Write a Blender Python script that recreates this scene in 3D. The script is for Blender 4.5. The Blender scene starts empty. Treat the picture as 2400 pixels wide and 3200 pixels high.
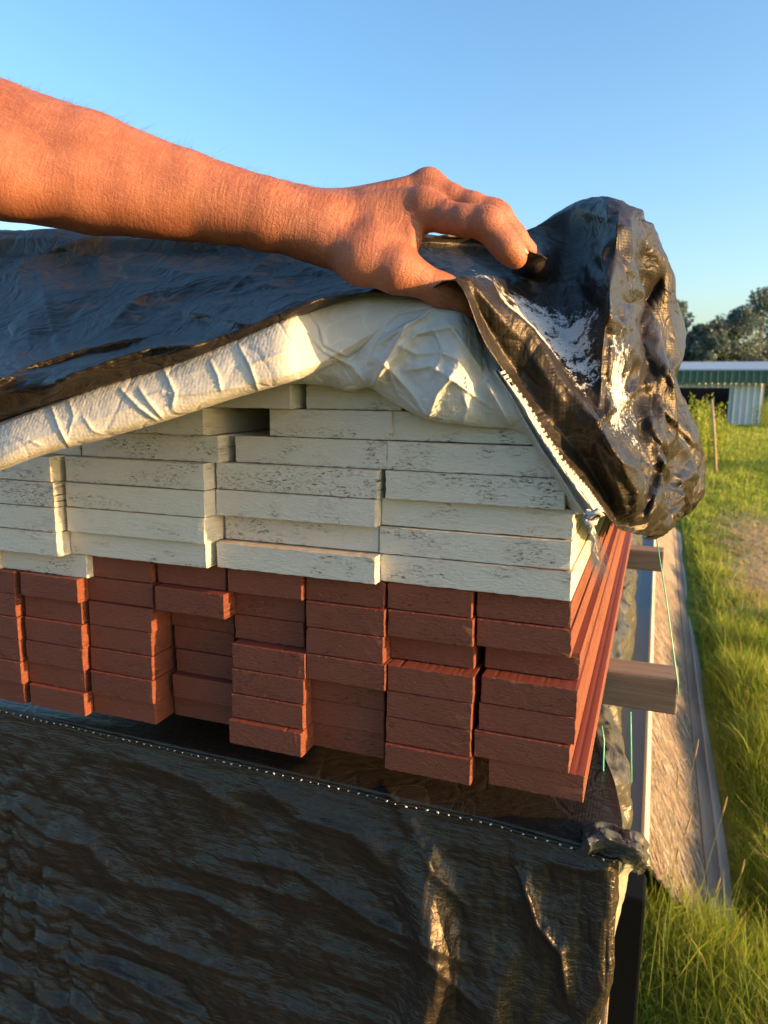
import bpy, bmesh, math, random
import numpy as np
from mathutils import Matrix, Vector

random.seed(7); rng = np.random.default_rng(7)
SC = bpy.context.scene
COL = SC.collection

# ------------------------------------------------------------------ camera
K = 2400 / 1659.0
F = 1566 * K                      # focal length in photo pixels (2400 x 3200)
def _nz(v): return v / np.linalg.norm(v)
_v1 = np.array([-4260 * K, 308 * K, F]); _v2 = np.array([595 * K, 266 * K, F])
_Y = _nz(_v2); _X = -_nz(_v1); _X = _nz(_X - _Y * (_X @ _Y)); _Z = np.cross(_X, _Y)
if _Z[1] < 0: _Z = -_Z
R = np.array([_X, _Y, _Z])        # rows: world axes in (right, up, forward)
EYE = np.array([0, 0, 1.45])
def ray(u, v):
    return R @ np.array([(u - 829.5) / 1566.0, -(v - 1106.0) / 1566.0, 1.0])
def P(u, v, d): return EYE + ray(u, v) * d
def atY(u, v, y):
    r = ray(u, v); return EYE + r * (y / r[1])
def atZ(u, v, z):
    r = ray(u, v); return EYE + r * ((z - EYE[2]) / r[2])
def projx(x, y, z):
    c = R.T @ (np.array([x, y, z]) - EYE); return 829.5 + 1566 * c[0] / c[2]
def solveX(u, y, z):               # world x of image column u on the line (y, z)
    a, b = -1.5, 1.0
    for _ in range(40):
        m = (a + b) / 2
        if projx(m, y, z) < u: a = m
        else: b = m
    return (a + b) / 2

cam_d = bpy.data.cameras.new('camera'); cam = bpy.data.objects.new('camera', cam_d); COL.objects.link(cam)
SC.camera = cam
cam_d.sensor_fit = 'VERTICAL'; cam_d.sensor_height = 36; cam_d.sensor_width = 27
cam_d.lens = 36 * F / 3200
cam_d.clip_start = 0.01; cam_d.clip_end = 3000
M4 = Matrix(((R[0, 0], R[0, 1], -R[0, 2], EYE[0]), (R[1, 0], R[1, 1], -R[1, 2], EYE[1]),
             (R[2, 0], R[2, 1], -R[2, 2], EYE[2]), (0, 0, 0, 1)))
cam.matrix_world = M4
cam_d.dof.use_dof = True; cam_d.dof.focus_distance = 0.56; cam_d.dof.aperture_fstop = 14

# ------------------------------------------------------------------ light
SUN_EL, SUN_AZ = math.radians(8.5), math.radians(.6)      # azimuth from +X towards +Y
w = bpy.data.worlds.new('World'); SC.world = w; w.use_nodes = True
nt = w.node_tree; bg = nt.nodes['Background']
sky = nt.nodes.new('ShaderNodeTexSky'); sky.sky_type = 'NISHITA'; sky.sun_disc = False
sky.sun_elevation = SUN_EL; sky.sun_rotation = math.pi / 2 - SUN_AZ
sky.air_density = 1.0; sky.dust_density = 2.4; sky.ozone_density = 2.2
hs = nt.nodes.new('ShaderNodeHueSaturation'); hs.inputs['Saturation'].default_value = 1.15; hs.inputs['Value'].default_value = 2.05
nt.links.new(sky.outputs[0], hs.inputs['Color']); nt.links.new(hs.outputs[0], bg.inputs['Color']); bg.inputs['Strength'].default_value = 0.093
sd = bpy.data.lights.new('sun', 'SUN'); so = bpy.data.objects.new('sun', sd); COL.objects.link(so)
sd.energy = 5.0; sd.angle = math.radians(0.6); sd.color = (1.0, 0.60, 0.24)
sdir = Vector((math.cos(SUN_EL) * math.cos(SUN_AZ), math.cos(SUN_EL) * math.sin(SUN_AZ), math.sin(SUN_EL)))
so.rotation_euler = sdir.to_track_quat('Z', 'Y').to_euler(); so.location = (3, 0, 3)
SC.view_settings.view_transform = 'Standard'; SC.view_settings.look = 'None'
SC.view_settings.gamma = 1; SC.view_settings.exposure = 1.36
SC.view_settings.use_curve_mapping = False

# ------------------------------------------------------------------ node helpers
def mat(name):
    m = bpy.data.materials.new(name); m.use_nodes = True
    return m, m.node_tree, m.node_tree.nodes['Principled BSDF']
def N(t, typ, **kw):
    n = t.nodes.new(typ)
    for k, v in kw.items():
        if k.startswith('i_'): n.inputs[k[2:].replace('_', ' ')].default_value = v
        else: setattr(n, k, v)
    return n
def L(t, a, b): t.links.new(a, b)
def coords(t, scale=(1, 1, 1), kind='Object', rand=0.0):
    tc = N(t, 'ShaderNodeTexCoord'); out = tc.outputs[kind]
    if rand:
        oi = N(t, 'ShaderNodeObjectInfo'); mu = N(t, 'ShaderNodeMath', operation='MULTIPLY'); mu.inputs[1].default_value = rand
        L(t, oi.outputs['Random'], mu.inputs[0])
        ad = N(t, 'ShaderNodeVectorMath', operation='ADD'); L(t, out, ad.inputs[0]); L(t, mu.outputs[0], ad.inputs[1]); out = ad.outputs[0]
    mp = N(t, 'ShaderNodeMapping'); mp.inputs['Scale'].default_value = scale
    L(t, out, mp.inputs['Vector']); return mp.outputs[0]
def noise(t, vec, scale, detail=4, rough=0.6, dist=0.0):
    n = N(t, 'ShaderNodeTexNoise'); n.inputs['Scale'].default_value = scale; n.inputs['Detail'].default_value = detail
    n.inputs['Roughness'].default_value = rough; n.inputs['Distortion'].default_value = dist
    L(t, vec, n.inputs['Vector']); return n.outputs['Fac']
def ramp(t, fac, stops):
    r = N(t, 'ShaderNodeValToRGB'); e = r.color_ramp.elements
    while len(e) < len(stops): e.new(0.5)
    for i, (p, c) in enumerate(stops):
        e[i].position = p; e[i].color = c if len(c) == 4 else (*c, 1)
    L(t, fac, r.inputs[0]); return r.outputs[0]
def mix(t, fac, a, b, bt='MIX'):
    m = N(t, 'ShaderNodeMix', data_type='RGBA', blend_type=bt)
    if isinstance(fac, (int, float)): m.inputs[0].default_value = fac
    else: L(t, fac, m.inputs[0])
    for s, v in ((6, a), (7, b)):
        if isinstance(v, tuple): m.inputs[s].default_value = (*v, 1) if len(v) == 3 else v
        else: L(t, v, m.inputs[s])
    return m.outputs[2]
def math_(t, op, a, b=None, clamp=False):
    m = N(t, 'ShaderNodeMath', operation=op); m.use_clamp = clamp
    for i, v in enumerate((a, b)):
        if v is None: continue
        if isinstance(v, (int, float)): m.inputs[i].default_value = v
        else: L(t, v, m.inputs[i])
    return m.outputs[0]
def bump(t, bs, items):            # items: (height socket, strength, distance)
    prev = None
    for h, s, d in items:
        b = N(t, 'ShaderNodeBump'); b.inputs['Strength'].default_value = s; b.inputs['Distance'].default_value = d
        L(t, h, b.inputs['Height'])
        if prev: L(t, prev, b.inputs['Normal'])
        prev = b.outputs[0]
    L(t, prev, bs.inputs['Normal'])

# ------------------------------------------------------------------ materials
def paint_mat(name, base, dark, pit_col, pit_lo, spec_rough, edge):
    m, t, b = mat(name)
    v = coords(t, (1, .12, 3.2), rand=9.0)
    v2 = coords(t, (1, .2, 2.0), rand=5.0)
    fib = noise(t, v, 190, 5, .65, .4)                     # rough-sawn fibres
    fine = noise(t, v2, 900, 3, .7)
    big = noise(t, v2, 22, 3, .6)
    zone = noise(t, v2, 26, 2, .5, .5)
    pn = noise(t, v, 230, 4, .75, .8)
    oi = N(t, 'ShaderNodeObjectInfo')
    zone = math_(t, 'ADD', zone, math_(t, 'MULTIPLY', math_(t, 'SUBTRACT', oi.outputs['Random'], .62), .22))
    pits = math_(t, 'MULTIPLY', ramp(t, pn, [(pit_lo, (0, 0, 0)), (pit_lo + .05, (1, 1, 1))]),
                 ramp(t, zone, [(.485, (0, 0, 0)), (.62, (1, 1, 1))]))
    c = mix(t, big, base, dark); c = mix(t, math_(t, 'MULTIPLY', ramp(t, noise(t, v, 75, 4, .7), [(.55, (0, 0, 0)), (.75, (1, 1, 1))]), .35), c, dark)
    c = mix(t, ramp(t, noise(t, v2, 330, 3, .7), [(.66, (0, 0, 0)), (.72, (1, 1, 1))]), c, tuple(min(.75, x * 1.7 + .03) for x in base))  # tiny bright specks, glints painted into the colour
    c = mix(t, math_(t, 'MULTIPLY', oi.outputs['Random'], .35), c, dark)
    c = mix(t, pits, c, pit_col)
    geo = N(t, 'ShaderNodeNewGeometry'); sx = N(t, 'ShaderNodeSeparateXYZ'); L(t, geo.outputs['True Normal'], sx.inputs[0])
    top = ramp(t, sx.outputs[2], [(.5, (0, 0, 0)), (.8, (1, 1, 1))])
    c = mix(t, math_(t, 'MULTIPLY', top, .75), c, edge)
    L(t, c, b.inputs['Base Color'])
    b.inputs['Roughness'].default_value = spec_rough
    b.inputs['Specular IOR Level'].default_value = .45
    hp = math_(t, 'SUBTRACT', math_(t, 'ADD', fib, math_(t, 'MULTIPLY', fine, .35)), math_(t, 'MULTIPLY', pits, .6))
    hp = math_(t, 'MULTIPLY', hp, math_(t, 'SUBTRACT', 1.0, top))
    bump(t, b, [(hp, .8, .0026)])
    return m
M_WHITE = paint_mat('white_paint', (.75, .705, .62), (.66, .615, .545), (.15, .125, .10), .56, .42, (.50, .36, .22))
M_RED = paint_mat('red_paint', (.235, .064, .031), (.175, .046, .024), (.03, .010, .008), .58, .50, (.20, .045, .028))

def tarp_mat(name, base, rough, paint=None, weave=1.0, spec=.36, soft=1.0, crinkle=0.0, cr_=1.0):
    m, t, b = mat(name)
    v = coords(t, (1, 1, 1))
    n1 = noise(t, v, 14, 4, .6)
    n2 = noise(t, v, 60, 4, .65, 1.2)
    vo = N(t, 'ShaderNodeTexVoronoi', feature='DISTANCE_TO_EDGE'); vo.inputs['Scale'].default_value = 26
    nv = N(t, 'ShaderNodeTexNoise'); nv.inputs['Scale'].default_value = 9; L(t, v, nv.inputs['Vector'])
    mv = N(t, 'ShaderNodeMix', data_type='VECTOR'); mv.inputs[0].default_value = .16
    L(t, v, mv.inputs[4]); L(t, nv.outputs['Color'], mv.inputs[5]); L(t, mv.outputs[1], vo.inputs['Vector'])
    cre = ramp(t, vo.outputs['Distance'], [(0, (0, 0, 0)), (.09, (1, 1, 1))])
    w1 = N(t, 'ShaderNodeTexWave', wave_type='BANDS', bands_direction='X'); w1.inputs['Scale'].default_value = 120; w1.inputs['Distortion'].default_value = 1.0
    w2 = N(t, 'ShaderNodeTexWave', wave_type='BANDS', bands_direction='Z'); w2.inputs['Scale'].default_value = 120; w2.inputs['Distortion'].default_value = 1.0
    L(t, v, w1.inputs['Vector']); L(t, v, w2.inputs['Vector'])
    wv = math_(t, 'ADD', w1.outputs['Fac'], w2.outputs['Fac'])
    c = mix(t, n1, base, tuple(x * .72 for x in base))
    c = mix(t, math_(t, 'MULTIPLY', ramp(t, vo.outputs['Distance'], [(0, (1, 1, 1)), (.02, (0, 0, 0))]), .18), c, tuple(min(.8, x * 2.2 + .05) for x in base))
    rgh = rough
    if paint:                       # worn white paint: (centre, axis, along, across, strength)
        tot = None
        for (cx, cy, cz), (ax, ay, az), la, lb, st in paint:
            sub = N(t, 'ShaderNodeVectorMath', operation='SUBTRACT'); L(t, v, sub.inputs[0]); sub.inputs[1].default_value = (cx, cy, cz)
            dt = N(t, 'ShaderNodeVectorMath', operation='DOT_PRODUCT'); L(t, sub.outputs[0], dt.inputs[0]); dt.inputs[1].default_value = (ax, ay, az)
            ln = N(t, 'ShaderNodeVectorMath', operation='LENGTH'); L(t, sub.outputs[0], ln.inputs[0])
            al2 = math_(t, 'POWER', dt.outputs['Value'], 2.0)
            pe2 = math_(t, 'SUBTRACT', math_(t, 'POWER', ln.outputs['Value'], 2.0), al2)
            q = math_(t, 'ADD', math_(t, 'MULTIPLY', al2, 1 / la ** 2), math_(t, 'MULTIPLY', pe2, 1 / lb ** 2))
            g = math_(t, 'SUBTRACT', st, math_(t, 'MULTIPLY', q, st))
            tot = g if tot is None else math_(t, 'MAXIMUM', tot, g)
        pn = noise(t, v, 420, 6, .75, .6); pb = noise(t, v, 70, 5, .6, .5)
        h = math_(t, 'ADD', tot, math_(t, 'ADD', math_(t, 'MULTIPLY', math_(t, 'SUBTRACT', pn, .5), 1.6), math_(t, 'MULTIPLY', math_(t, 'SUBTRACT', pb, .5), 1.6)))
        pm = ramp(t, h, [(.30, (0, 0, 0)), (.44, (1, 1, 1))])
        c = mix(t, pm, c, (.50, .50, .50))
        rr = N(t, 'ShaderNodeMapRange'); L(t, pm, rr.inputs[0]); rr.inputs[3].default_value = rough; rr.inputs[4].default_value = .75
        rgh = rr.outputs[0]
    L(t, c, b.inputs['Base Color'])
    if isinstance(rgh, float): b.inputs['Roughness'].default_value = rgh
    else: L(t, rgh, b.inputs['Roughness'])
    b.inputs['Specular IOR Level'].default_value = spec
    n3 = noise(t, v, 210, 4, .7, .8)
    vo2 = N(t, 'ShaderNodeTexVoronoi', feature='F1', distance='CHEBYCHEV'); vo2.inputs['Scale'].default_value = 75; L(t, mv.outputs[1], vo2.inputs['Vector'])
    b.inputs['Specular Tint'].default_value = (1.0, .83, .66, 1)
    items = [(n1, .25 * soft, .008), (cre, .3 * cr_, .0018), (vo2.outputs['Distance'], .38 * soft, .003), (n2, .25 * soft, .0025), (n3, .4 * soft, .0009), (wv, .12 * weave, .0004)]
    if crinkle:
        hz = coords(t, (.16, 1, 1)); h1 = noise(t, hz, 120, 4, .6, .6); h2 = noise(t, hz, 330, 3, .6, .3)
        items += [(h1, .75 * crinkle, .0050), (h2, .6 * crinkle, .0016)]
    bump(t, b, items)
    return m
_p = atY(1245, 800, .60)
M_BLACK = tarp_mat('black_tarp', (.020, .0165, .0135), .39, spec=.25,
    paint=[(tuple(atY(1215, 775, .60)), tuple(_nz(atY(1300, 880, .62) - atY(1100, 690, .58))), .105, .05, .62),
           (tuple(atY(1270, 845, .60)), tuple(_nz(atY(1300, 880, .62) - atY(1200, 790, .58))), .055, .045, .82),
           (tuple(atY(560, 612, .66)), tuple(_nz(atY(680, 655, .60) - atY(380, 590, .74))), .13, .010, .55),
           (tuple(atY(645, 640, .61)), tuple(_nz(atY(700, 670, .58) - atY(600, 620, .64))), .05, .011, .62)])
M_LOWER = tarp_mat('black_lower_tarp', (.024, .019, .015), .36, spec=.58, soft=.5, crinkle=.55, cr_=.35)
M_SIDE = tarp_mat('grey_side_tarp', (.075, .072, .062), .34, spec=.5)
M_PALE = tarp_mat('pale_green_underside', (.30, .32, .24), .5, soft=.3)
M_SILVER = tarp_mat('white_tarp_underside', (.56, .545, .52), .5, weave=.9, soft=.3, cr_=.8)
M_FLAP = tarp_mat('white_tarp_flap', (.58, .58, .57), .55, weave=.7, soft=.3)

def wood_mat(name, c1, c2, scale=(1, 1, 1), bs=.4, rough=.8):
    m, t, b = mat(name)
    v = coords(t, scale, rand=3.0)
    n = noise(t, v, 60, 6, .65, .6); n2 = noise(t, v, 9, 3, .6)
    c = mix(t, n, c1, c2); c = mix(t, math_(t, 'MULTIPLY', n2, .5), c, tuple(x * .6 for x in c1))
    L(t, c, b.inputs['Base Color']); b.inputs['Roughness'].default_value = rough
    bump(t, b, [(n, bs, .003)])
    return m
M_BEARER = wood_mat('weathered_wood', (.085, .060, .042), (.42, .335, .26), (.12, 1, 2.2), .8)
M_FRAME = wood_mat('grey_frame_wood', (.13, .095, .07), (.40, .32, .25), (1.6, .10, 1.6), .8)
M_EDGE = wood_mat('pale_edge_wood', (.34, .30, .24), (.68, .64, .56), (1.6, .12, 1.6), .7)
M_DARKB = wood_mat('dark_coated_board', (.035, .045, .06), (.06, .075, .10), (1, .2, 1), .15, .45)
M_BLK = wood_mat('black_film', (.004, .006, .007), (.008, .010, .011), (1, .2, 1), .1, .6)
M_POST = wood_mat('pale_post', (.36, .27, .17), (.5, .4, .28), (1, 1, .1))
def osb():
    m, t, b = mat('strand_board')
    tc = N(t, 'ShaderNodeTexCoord'); cb = N(t, 'ShaderNodeCombineXYZ')
    for k, (dv, sc) in enumerate((((.36, -.86, -.36), .17), ((.60, .50, -.60), 1.0))):
        dn = N(t, 'ShaderNodeVectorMath', operation='DOT_PRODUCT'); L(t, tc.outputs['Object'], dn.inputs[0]); dn.inputs[1].default_value = dv
        L(t, math_(t, 'MULTIPLY', dn.outputs['Value'], sc), cb.inputs[k])
    vo = N(t, 'ShaderNodeTexVoronoi'); vo.inputs['Scale'].default_value = 75; vo.inputs['Randomness'].default_value = 1; L(t, cb.outputs[0], vo.inputs['Vector'])
    n = noise(t, cb.outputs[0], 110, 6, .7, 1.0)
    sp = N(t, 'ShaderNodeSeparateColor'); L(t, vo.outputs['Color'], sp.inputs[0])
    c = ramp(t, sp.outputs[0], [(0, (.15, .10, .06)), (.3, (.34, .23, .13)), (.65, (.28, .24, .18)), (1, (.42, .37, .30))])
    c = mix(t, ramp(t, n, [(.36, (0, 0, 0)), (.58, (1, 1, 1))]), (.11, .08, .055), c)
    L(t, c, b.inputs['Base Color']); b.inputs['Roughness'].default_value = .75
    bump(t, b, [(n, .8, .006), (sp.outputs[1], .5, .003)])
    return m
M_OSB = osb()
def plain(name, c, rough=.6, var=.2, scale=20, metallic=0, trans=0):
    m, t, b = mat(name)
    n = noise(t, coords(t), scale, 4, .6)
    L(t, mix(t, n, c, tuple(x * (1 - var) for x in c)), b.inputs['Base Color'])
    b.inputs['Roughness'].default_value = rough; b.inputs['Metallic'].default_value = metallic
    return m
M_STITCH = plain('white_thread', (.75, .75, .72))
M_STRING = plain('green_twine', (.16, .62, .42), .4)
M_CORD = plain('frayed_hemp', (.72, .58, .42), .8)
M_FIBRE = plain('wood_fibre', (.50, .30, .14), .9)

# ------------------------------------------------------------------ object helpers
def link(o, parent=None):
    COL.objects.link(o)
    if parent is not None: o.parent = parent
    return o
def tag(o, label=None, cat=None, group=None, kind=None):
    if label: o['label'] = label
    if cat: o['category'] = cat
    if group: o['group'] = group
    if kind: o['kind'] = kind
    return o
def empty(name, loc=(0, 0, 0)):
    o = bpy.data.objects.new(name, None); o.location = loc; o.empty_display_size = .05
    return link(o)
def mesh_np(name, V, Fc, m=None, parent=None, smooth=True, loc=None):
    me = bpy.data.meshes.new(name)
    V = np.asarray(V, dtype=np.float64)
    if loc is None: loc = (0, 0, 0)
    me.from_pydata((V - np.array(loc)).tolist() if len(V) < 200 else [], [], Fc if len(V) < 200 else [])
    if len(V) >= 200:
        V = V - np.array(loc)
        if isinstance(Fc, np.ndarray):
            k = Fc.shape[1]; nf = len(Fc)
            me.vertices.add(len(V)); me.vertices.foreach_set('co', V.ravel())
            me.loops.add(nf * k); me.loops.foreach_set('vertex_index', Fc.ravel().astype(np.int32))
            me.polygons.add(nf)
            me.polygons.foreach_set('loop_start', (np.arange(nf) * k).astype(np.int32))
            me.update(calc_edges=True)
        else:
            me.from_pydata(V.tolist(), [], Fc)
    me.validate()
    me.polygons.foreach_set('use_smooth', [smooth] * len(me.polygons))
    if m: me.materials.append(m)
    o = bpy.data.objects.new(name, me)
    link(o, parent)
    if parent is not None:
        o.location = Vector(loc) - parent.matrix_basis.translation
    else: o.location = loc
    return o
def box(name, a, b, m, parent=None, bev=.0, loc=None):
    bm = bmesh.new(); bmesh.ops.create_cube(bm, size=1)
    a = np.array(a, float); b = np.array(b, float); c = (a + b) / 2; s = b - a
    for v in bm.verts: v.co = Vector((v.co.x * s[0], v.co.y * s[1], v.co.z * s[2]))
    if bev: bmesh.ops.bevel(bm, geom=bm.edges[:], offset=bev, segments=2, affect='EDGES', profile=.6)
    me = bpy.data.meshes.new(name); bm.to_mesh(me); bm.free(); me.materials.append(m)
    o = bpy.data.objects.new(name, me); link(o, parent)
    o.location = Vector(c) - (parent.matrix_basis.translation if parent is not None else Vector())
    return o
M_BLKS = [M_BLK]; M_BLK.node_tree.nodes['Principled BSDF'].inputs['Specular IOR Level'].default_value = .1
def tube(name, pts, r, m, parent=None, n=6, taper=None):
    pts = [np.array(p, float) for p in pts]; V = []; Fc = []
    for i, p in enumerate(pts):
        d = _nz(pts[min(i + 1, len(pts) - 1)] - pts[max(i - 1, 0)])
        a = _nz(np.cross(d, [0.3, .2, .93])); b = np.cross(d, a)
        rr = r if taper is None else r * taper[i]
        for k in range(n):
            an = 2 * math.pi * k / n; V.append(p + rr * (a * math.cos(an) + b * math.sin(an)))
    for i in range(len(pts) - 1):
        for k in range(n):
            k2 = (k + 1) % n; Fc.append((i * n + k, i * n + k2, (i + 1) * n + k2, (i + 1) * n + k))
    Fc.append(tuple(range(n))[::-1]); Fc.append(tuple((len(pts) - 1) * n + k for k in range(n)))
    me = bpy.data.meshes.new(name)
    c = pts[0]
    me.from_pydata([tuple(v - c) for v in V], [], Fc); me.polygons.foreach_set('use_smooth', [True] * len(me.polygons))
    me.materials.append(m); o = bpy.data.objects.new(name, me); link(o, parent)
    o.location = Vector(c) - (parent.matrix_basis.translation if parent is not None else Vector())
    return o

# ------------------------------------------------------------------ cloth: smooth control sheet, then buckled by surplus length
def cr(ctrl, nu, nv):
    """Catmull-Rom resampling of a control grid (rows, cols, 3)."""
    def ax(a, n):
        k = a.shape[0]; t = np.linspace(0, k - 1, n); i = np.minimum(t.astype(int), k - 2); f = (t - i)[:, None, None]
        g = lambda j: a[np.clip(j, 0, k - 1)]
        p0 = np.where((i - 1 < 0)[:, None, None], 2 * g(i) - g(i + 1), g(i - 1)); p1 = g(i); p2 = g(i + 1)
        p3 = np.where((i + 2 > k - 1)[:, None, None], 2 * g(i + 1) - g(i), g(i + 2))
        return .5 * ((2 * p1) + (-p0 + p2) * f + (2 * p0 - 5 * p1 + 4 * p2 - p3) * f ** 2 + (-p0 + 3 * p1 - 3 * p2 + p3) * f ** 3)
    a = ax(ctrl, nv); return ax(a.transpose(1, 0, 2), nu).transpose(1, 0, 2)
def up2(a, nv, nu):
    def ax(a, n):
        k = a.shape[0]; t = np.linspace(0, k - 1, n); i = np.minimum(t.astype(int), k - 2); f = (t - i)
        f = f.reshape((-1,) + (1,) * (a.ndim - 1)); return a[i] * (1 - f) + a[i + 1] * f
    a = ax(a, nv); return ax(a.swapaxes(0, 1), nu).swapaxes(0, 1)
def normals(X):
    du = np.gradient(X, axis=1); dv = np.gradient(X, axis=0); n = np.cross(du, dv)
    return n / (np.linalg.norm(n, axis=2, keepdims=True) + 1e-12)
def buckle(T, iu, iv, iters, follow, amp, seed, stiff=2, pin=None, smooth_noise=3):
    """T target grid; iu / iv surplus length fields along columns / rows."""
    r = np.random.default_rng(seed); nv, nu, _ = T.shape
    nz_ = r.normal(size=(nv, nu))
    for _ in range(smooth_noise):
        nz_ = (nz_ + np.roll(nz_, 1, 0) + np.roll(nz_, -1, 0) + np.roll(nz_, 1, 1) + np.roll(nz_, -1, 1)) / 5
    nz_ /= nz_.std()
    X = T + normals(T) * (nz_ * amp)[..., None]
    iu = np.broadcast_to(iu, (nv, nu)); iv = np.broadcast_to(iv, (nv, nu))
    cons = []
    def add(da, db, k, one=False):
        va, ua = da; vb, ub = db
        A = (slice(0, nv - vb), slice(0, nu - ub)) if ub >= 0 else (slice(0, nv - vb), slice(-ub, nu))
        B = (slice(vb, nv), slice(ub, nu)) if ub >= 0 else (slice(vb, nv), slice(0, nu + ub))
        d = np.linalg.norm(T[A] - T[B], axis=2)
        wgt = (abs(ub) * iu[A] + vb * iv[A]) / (abs(ub) + vb)
        rest = d * (1 + wgt)
        # colours so that no vertex is used twice
        st = vb if vb else abs(ub)
        axis = 0 if vb else 1
        n_ = rest.shape[axis]
        for c in range(2):
            idx = np.arange(n_); sel = idx[(idx // st) % 2 == c]
            cons.append((A, B, rest, axis, sel, k, one))
    add((0, 0), (0, 1), 1.0); add((0, 0), (1, 0), 1.0)
    add((0, 0), (1, 1), .5); add((0, 0), (1, -1), .5)
    add((0, 0), (0, stiff), .25, True); add((0, 0), (stiff, 0), .25, True)
    for it in range(iters):
        for A, B, rest, axis, sel, k, one in cons:
            XA = X[A]; XB = X[B]
            s = (sel, slice(None)) if axis == 0 else (slice(None), sel)
            pa = XA[s]; pb = XB[s]; d = pb - pa
            ln = np.linalg.norm(d, axis=2) + 1e-12; rs = rest[s]
            e = (ln - rs) / ln
            if one: e = np.where(ln < rs * .92, (ln - rs * .92) / ln, 0)
            c = d * (e * .5 * k)[..., None]
            XA[s] = pa + c; XB[s] = XB[s] - c
        X += (T - X) * follow
        if pin is not None: X += (T - X) * pin[..., None]
    return X
def creases_uv(X, lines, front=True):
    """crisp folds along lines given in picture coordinates of the sheet at rest; (points, width, side factor, height in m)"""
    C_ = (X - EYE) @ R; U = 829.5 + 1566 * C_[..., 0] / C_[..., 2]; V = 1106 - 1566 * C_[..., 1] / C_[..., 2]
    H_ = np.zeros(U.shape)
    for pts, wd, side, amp in lines:
        best = np.full(U.shape, 1e9); sg = np.zeros(U.shape); tt = np.zeros(U.shape); n_ = len(pts) - 1
        for k, (a, b) in enumerate(zip(pts[:-1], pts[1:])):
            ax_, ay_ = a; bx, by = b; dx, dy = bx - ax_, by - ay_; l2 = dx * dx + dy * dy
            t = np.clip(((U - ax_) * dx + (V - ay_) * dy) / l2, 0, 1); d = np.hypot(U - ax_ - t * dx, V - ay_ - t * dy)
            s = np.sign(dx * (V - ay_) - dy * (U - ax_)); m = d < best
            best = np.where(m, d, best); sg = np.where(m, s, sg); tt = np.where(m, (k + t) / n_, tt)
        w_ = np.where(sg > 0, wd * side, wd)
        H_ += amp * np.exp(-best / w_) * (1 - (2 * tt - 1) ** 6 * .6)
    return EYE + (X - EYE) * (1 - H_ / np.maximum(np.linalg.norm(X - EYE, axis=2), .2))[..., None]
def grid_faces(nv, nu):
    i = np.arange(nv - 1)[:, None] * nu + np.arange(nu - 1)[None, :]
    return np.stack([i, i + 1, i + nu + 1, i + nu], -1).reshape(-1, 4)
def sheet(name, X, m, parent, thick=.0005, flip=False):
    nv, nu, _ = X.shape; Fc = grid_faces(nv, nu)
    if flip: Fc = Fc[:, ::-1]
    V = X.reshape(-1, 3)
    n = normals(X).reshape(-1, 3) * thick
    nn = nv * nu
    V2 = np.concatenate([V, V - n]); F2 = np.concatenate([Fc, Fc[:, ::-1] + nn])
    b = np.concatenate([np.arange(nu), np.arange(1, nv) * nu + nu - 1, (nv - 1) * nu + np.arange(nu - 2, -1, -1), np.arange(nv - 2, 0, -1) * nu])
    b2 = np.roll(b, -1); F2 = np.concatenate([F2, np.stack([b, b + nn, b2 + nn, b2], -1)])
    o = mesh_np(name, V2, F2, m, parent, True)
    return o
def edge_pin(nv, nu, rows=(), cols=(), k=.5, wd=2):
    p = np.zeros((nv, nu))
    for r_ in rows:
        if r_ == 0: p[:wd] = k
        else: p[-wd:] = k
    for c_ in cols:
        if c_ == 0: p[:, :wd] = k
        else: p[:, -wd:] = k
    return p

# ================================================================== SETTING
def ground():
    xs = np.concatenate([np.linspace(-400, -6, 10), np.linspace(-4, 14, 90), np.linspace(18, 600, 14)])
    ys = np.concatenate([np.linspace(-60, -2, 6), np.linspace(0, 20, 90), np.linspace(24, 60, 20), np.linspace(80, 1500, 14)])
    X, Yg = np.meshgrid(xs, ys)
    Z = .012 * np.sin(X * 2.1 + Yg * 1.3) + .012 * np.sin(X * 5.1 - Yg * 3.7) - .01
    Z = np.where((np.abs(X) < 20) & (Yg < 70), Z, 0)
    V = np.stack([X, Yg, Z], -1)
    m, t, b = mat('meadow')
    v = coords(t)
    n = noise(t, v, .5, 6, .6); n2 = noise(t, v, 12, 5, .7); n3 = noise(t, v, .12, 3, .5)
    c = ramp(t, n2, [(.3, (.05, .09, .015)), (.5, (.12, .18, .025)), (.7, (.24, .27, .045))])
    c = mix(t, ramp(t, n, [(.48, (0, 0, 0)), (.62, (1, 1, 1))]), c, (.26, .27, .06))
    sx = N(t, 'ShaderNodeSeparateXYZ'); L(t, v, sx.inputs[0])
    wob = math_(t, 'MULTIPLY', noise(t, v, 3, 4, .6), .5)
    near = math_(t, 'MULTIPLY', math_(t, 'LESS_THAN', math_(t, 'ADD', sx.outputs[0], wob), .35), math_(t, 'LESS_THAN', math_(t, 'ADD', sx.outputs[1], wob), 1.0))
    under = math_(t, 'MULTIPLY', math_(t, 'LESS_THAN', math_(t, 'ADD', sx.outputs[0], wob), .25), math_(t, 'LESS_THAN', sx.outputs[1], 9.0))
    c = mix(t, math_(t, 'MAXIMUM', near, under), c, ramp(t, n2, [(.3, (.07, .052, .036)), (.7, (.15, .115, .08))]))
    L(t, c, b.inputs['Base Color']); b.inputs['Roughness'].default_value = .9
    b.inputs['Specular IOR Level'].default_value = .1
    bump(t, b, [(n2, 1.0, .06)])
    o = mesh_np('ground', V.reshape(-1, 3), grid_faces(len(ys), len(xs)), m)
    tag(o, kind='structure'); return o
ground()

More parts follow.
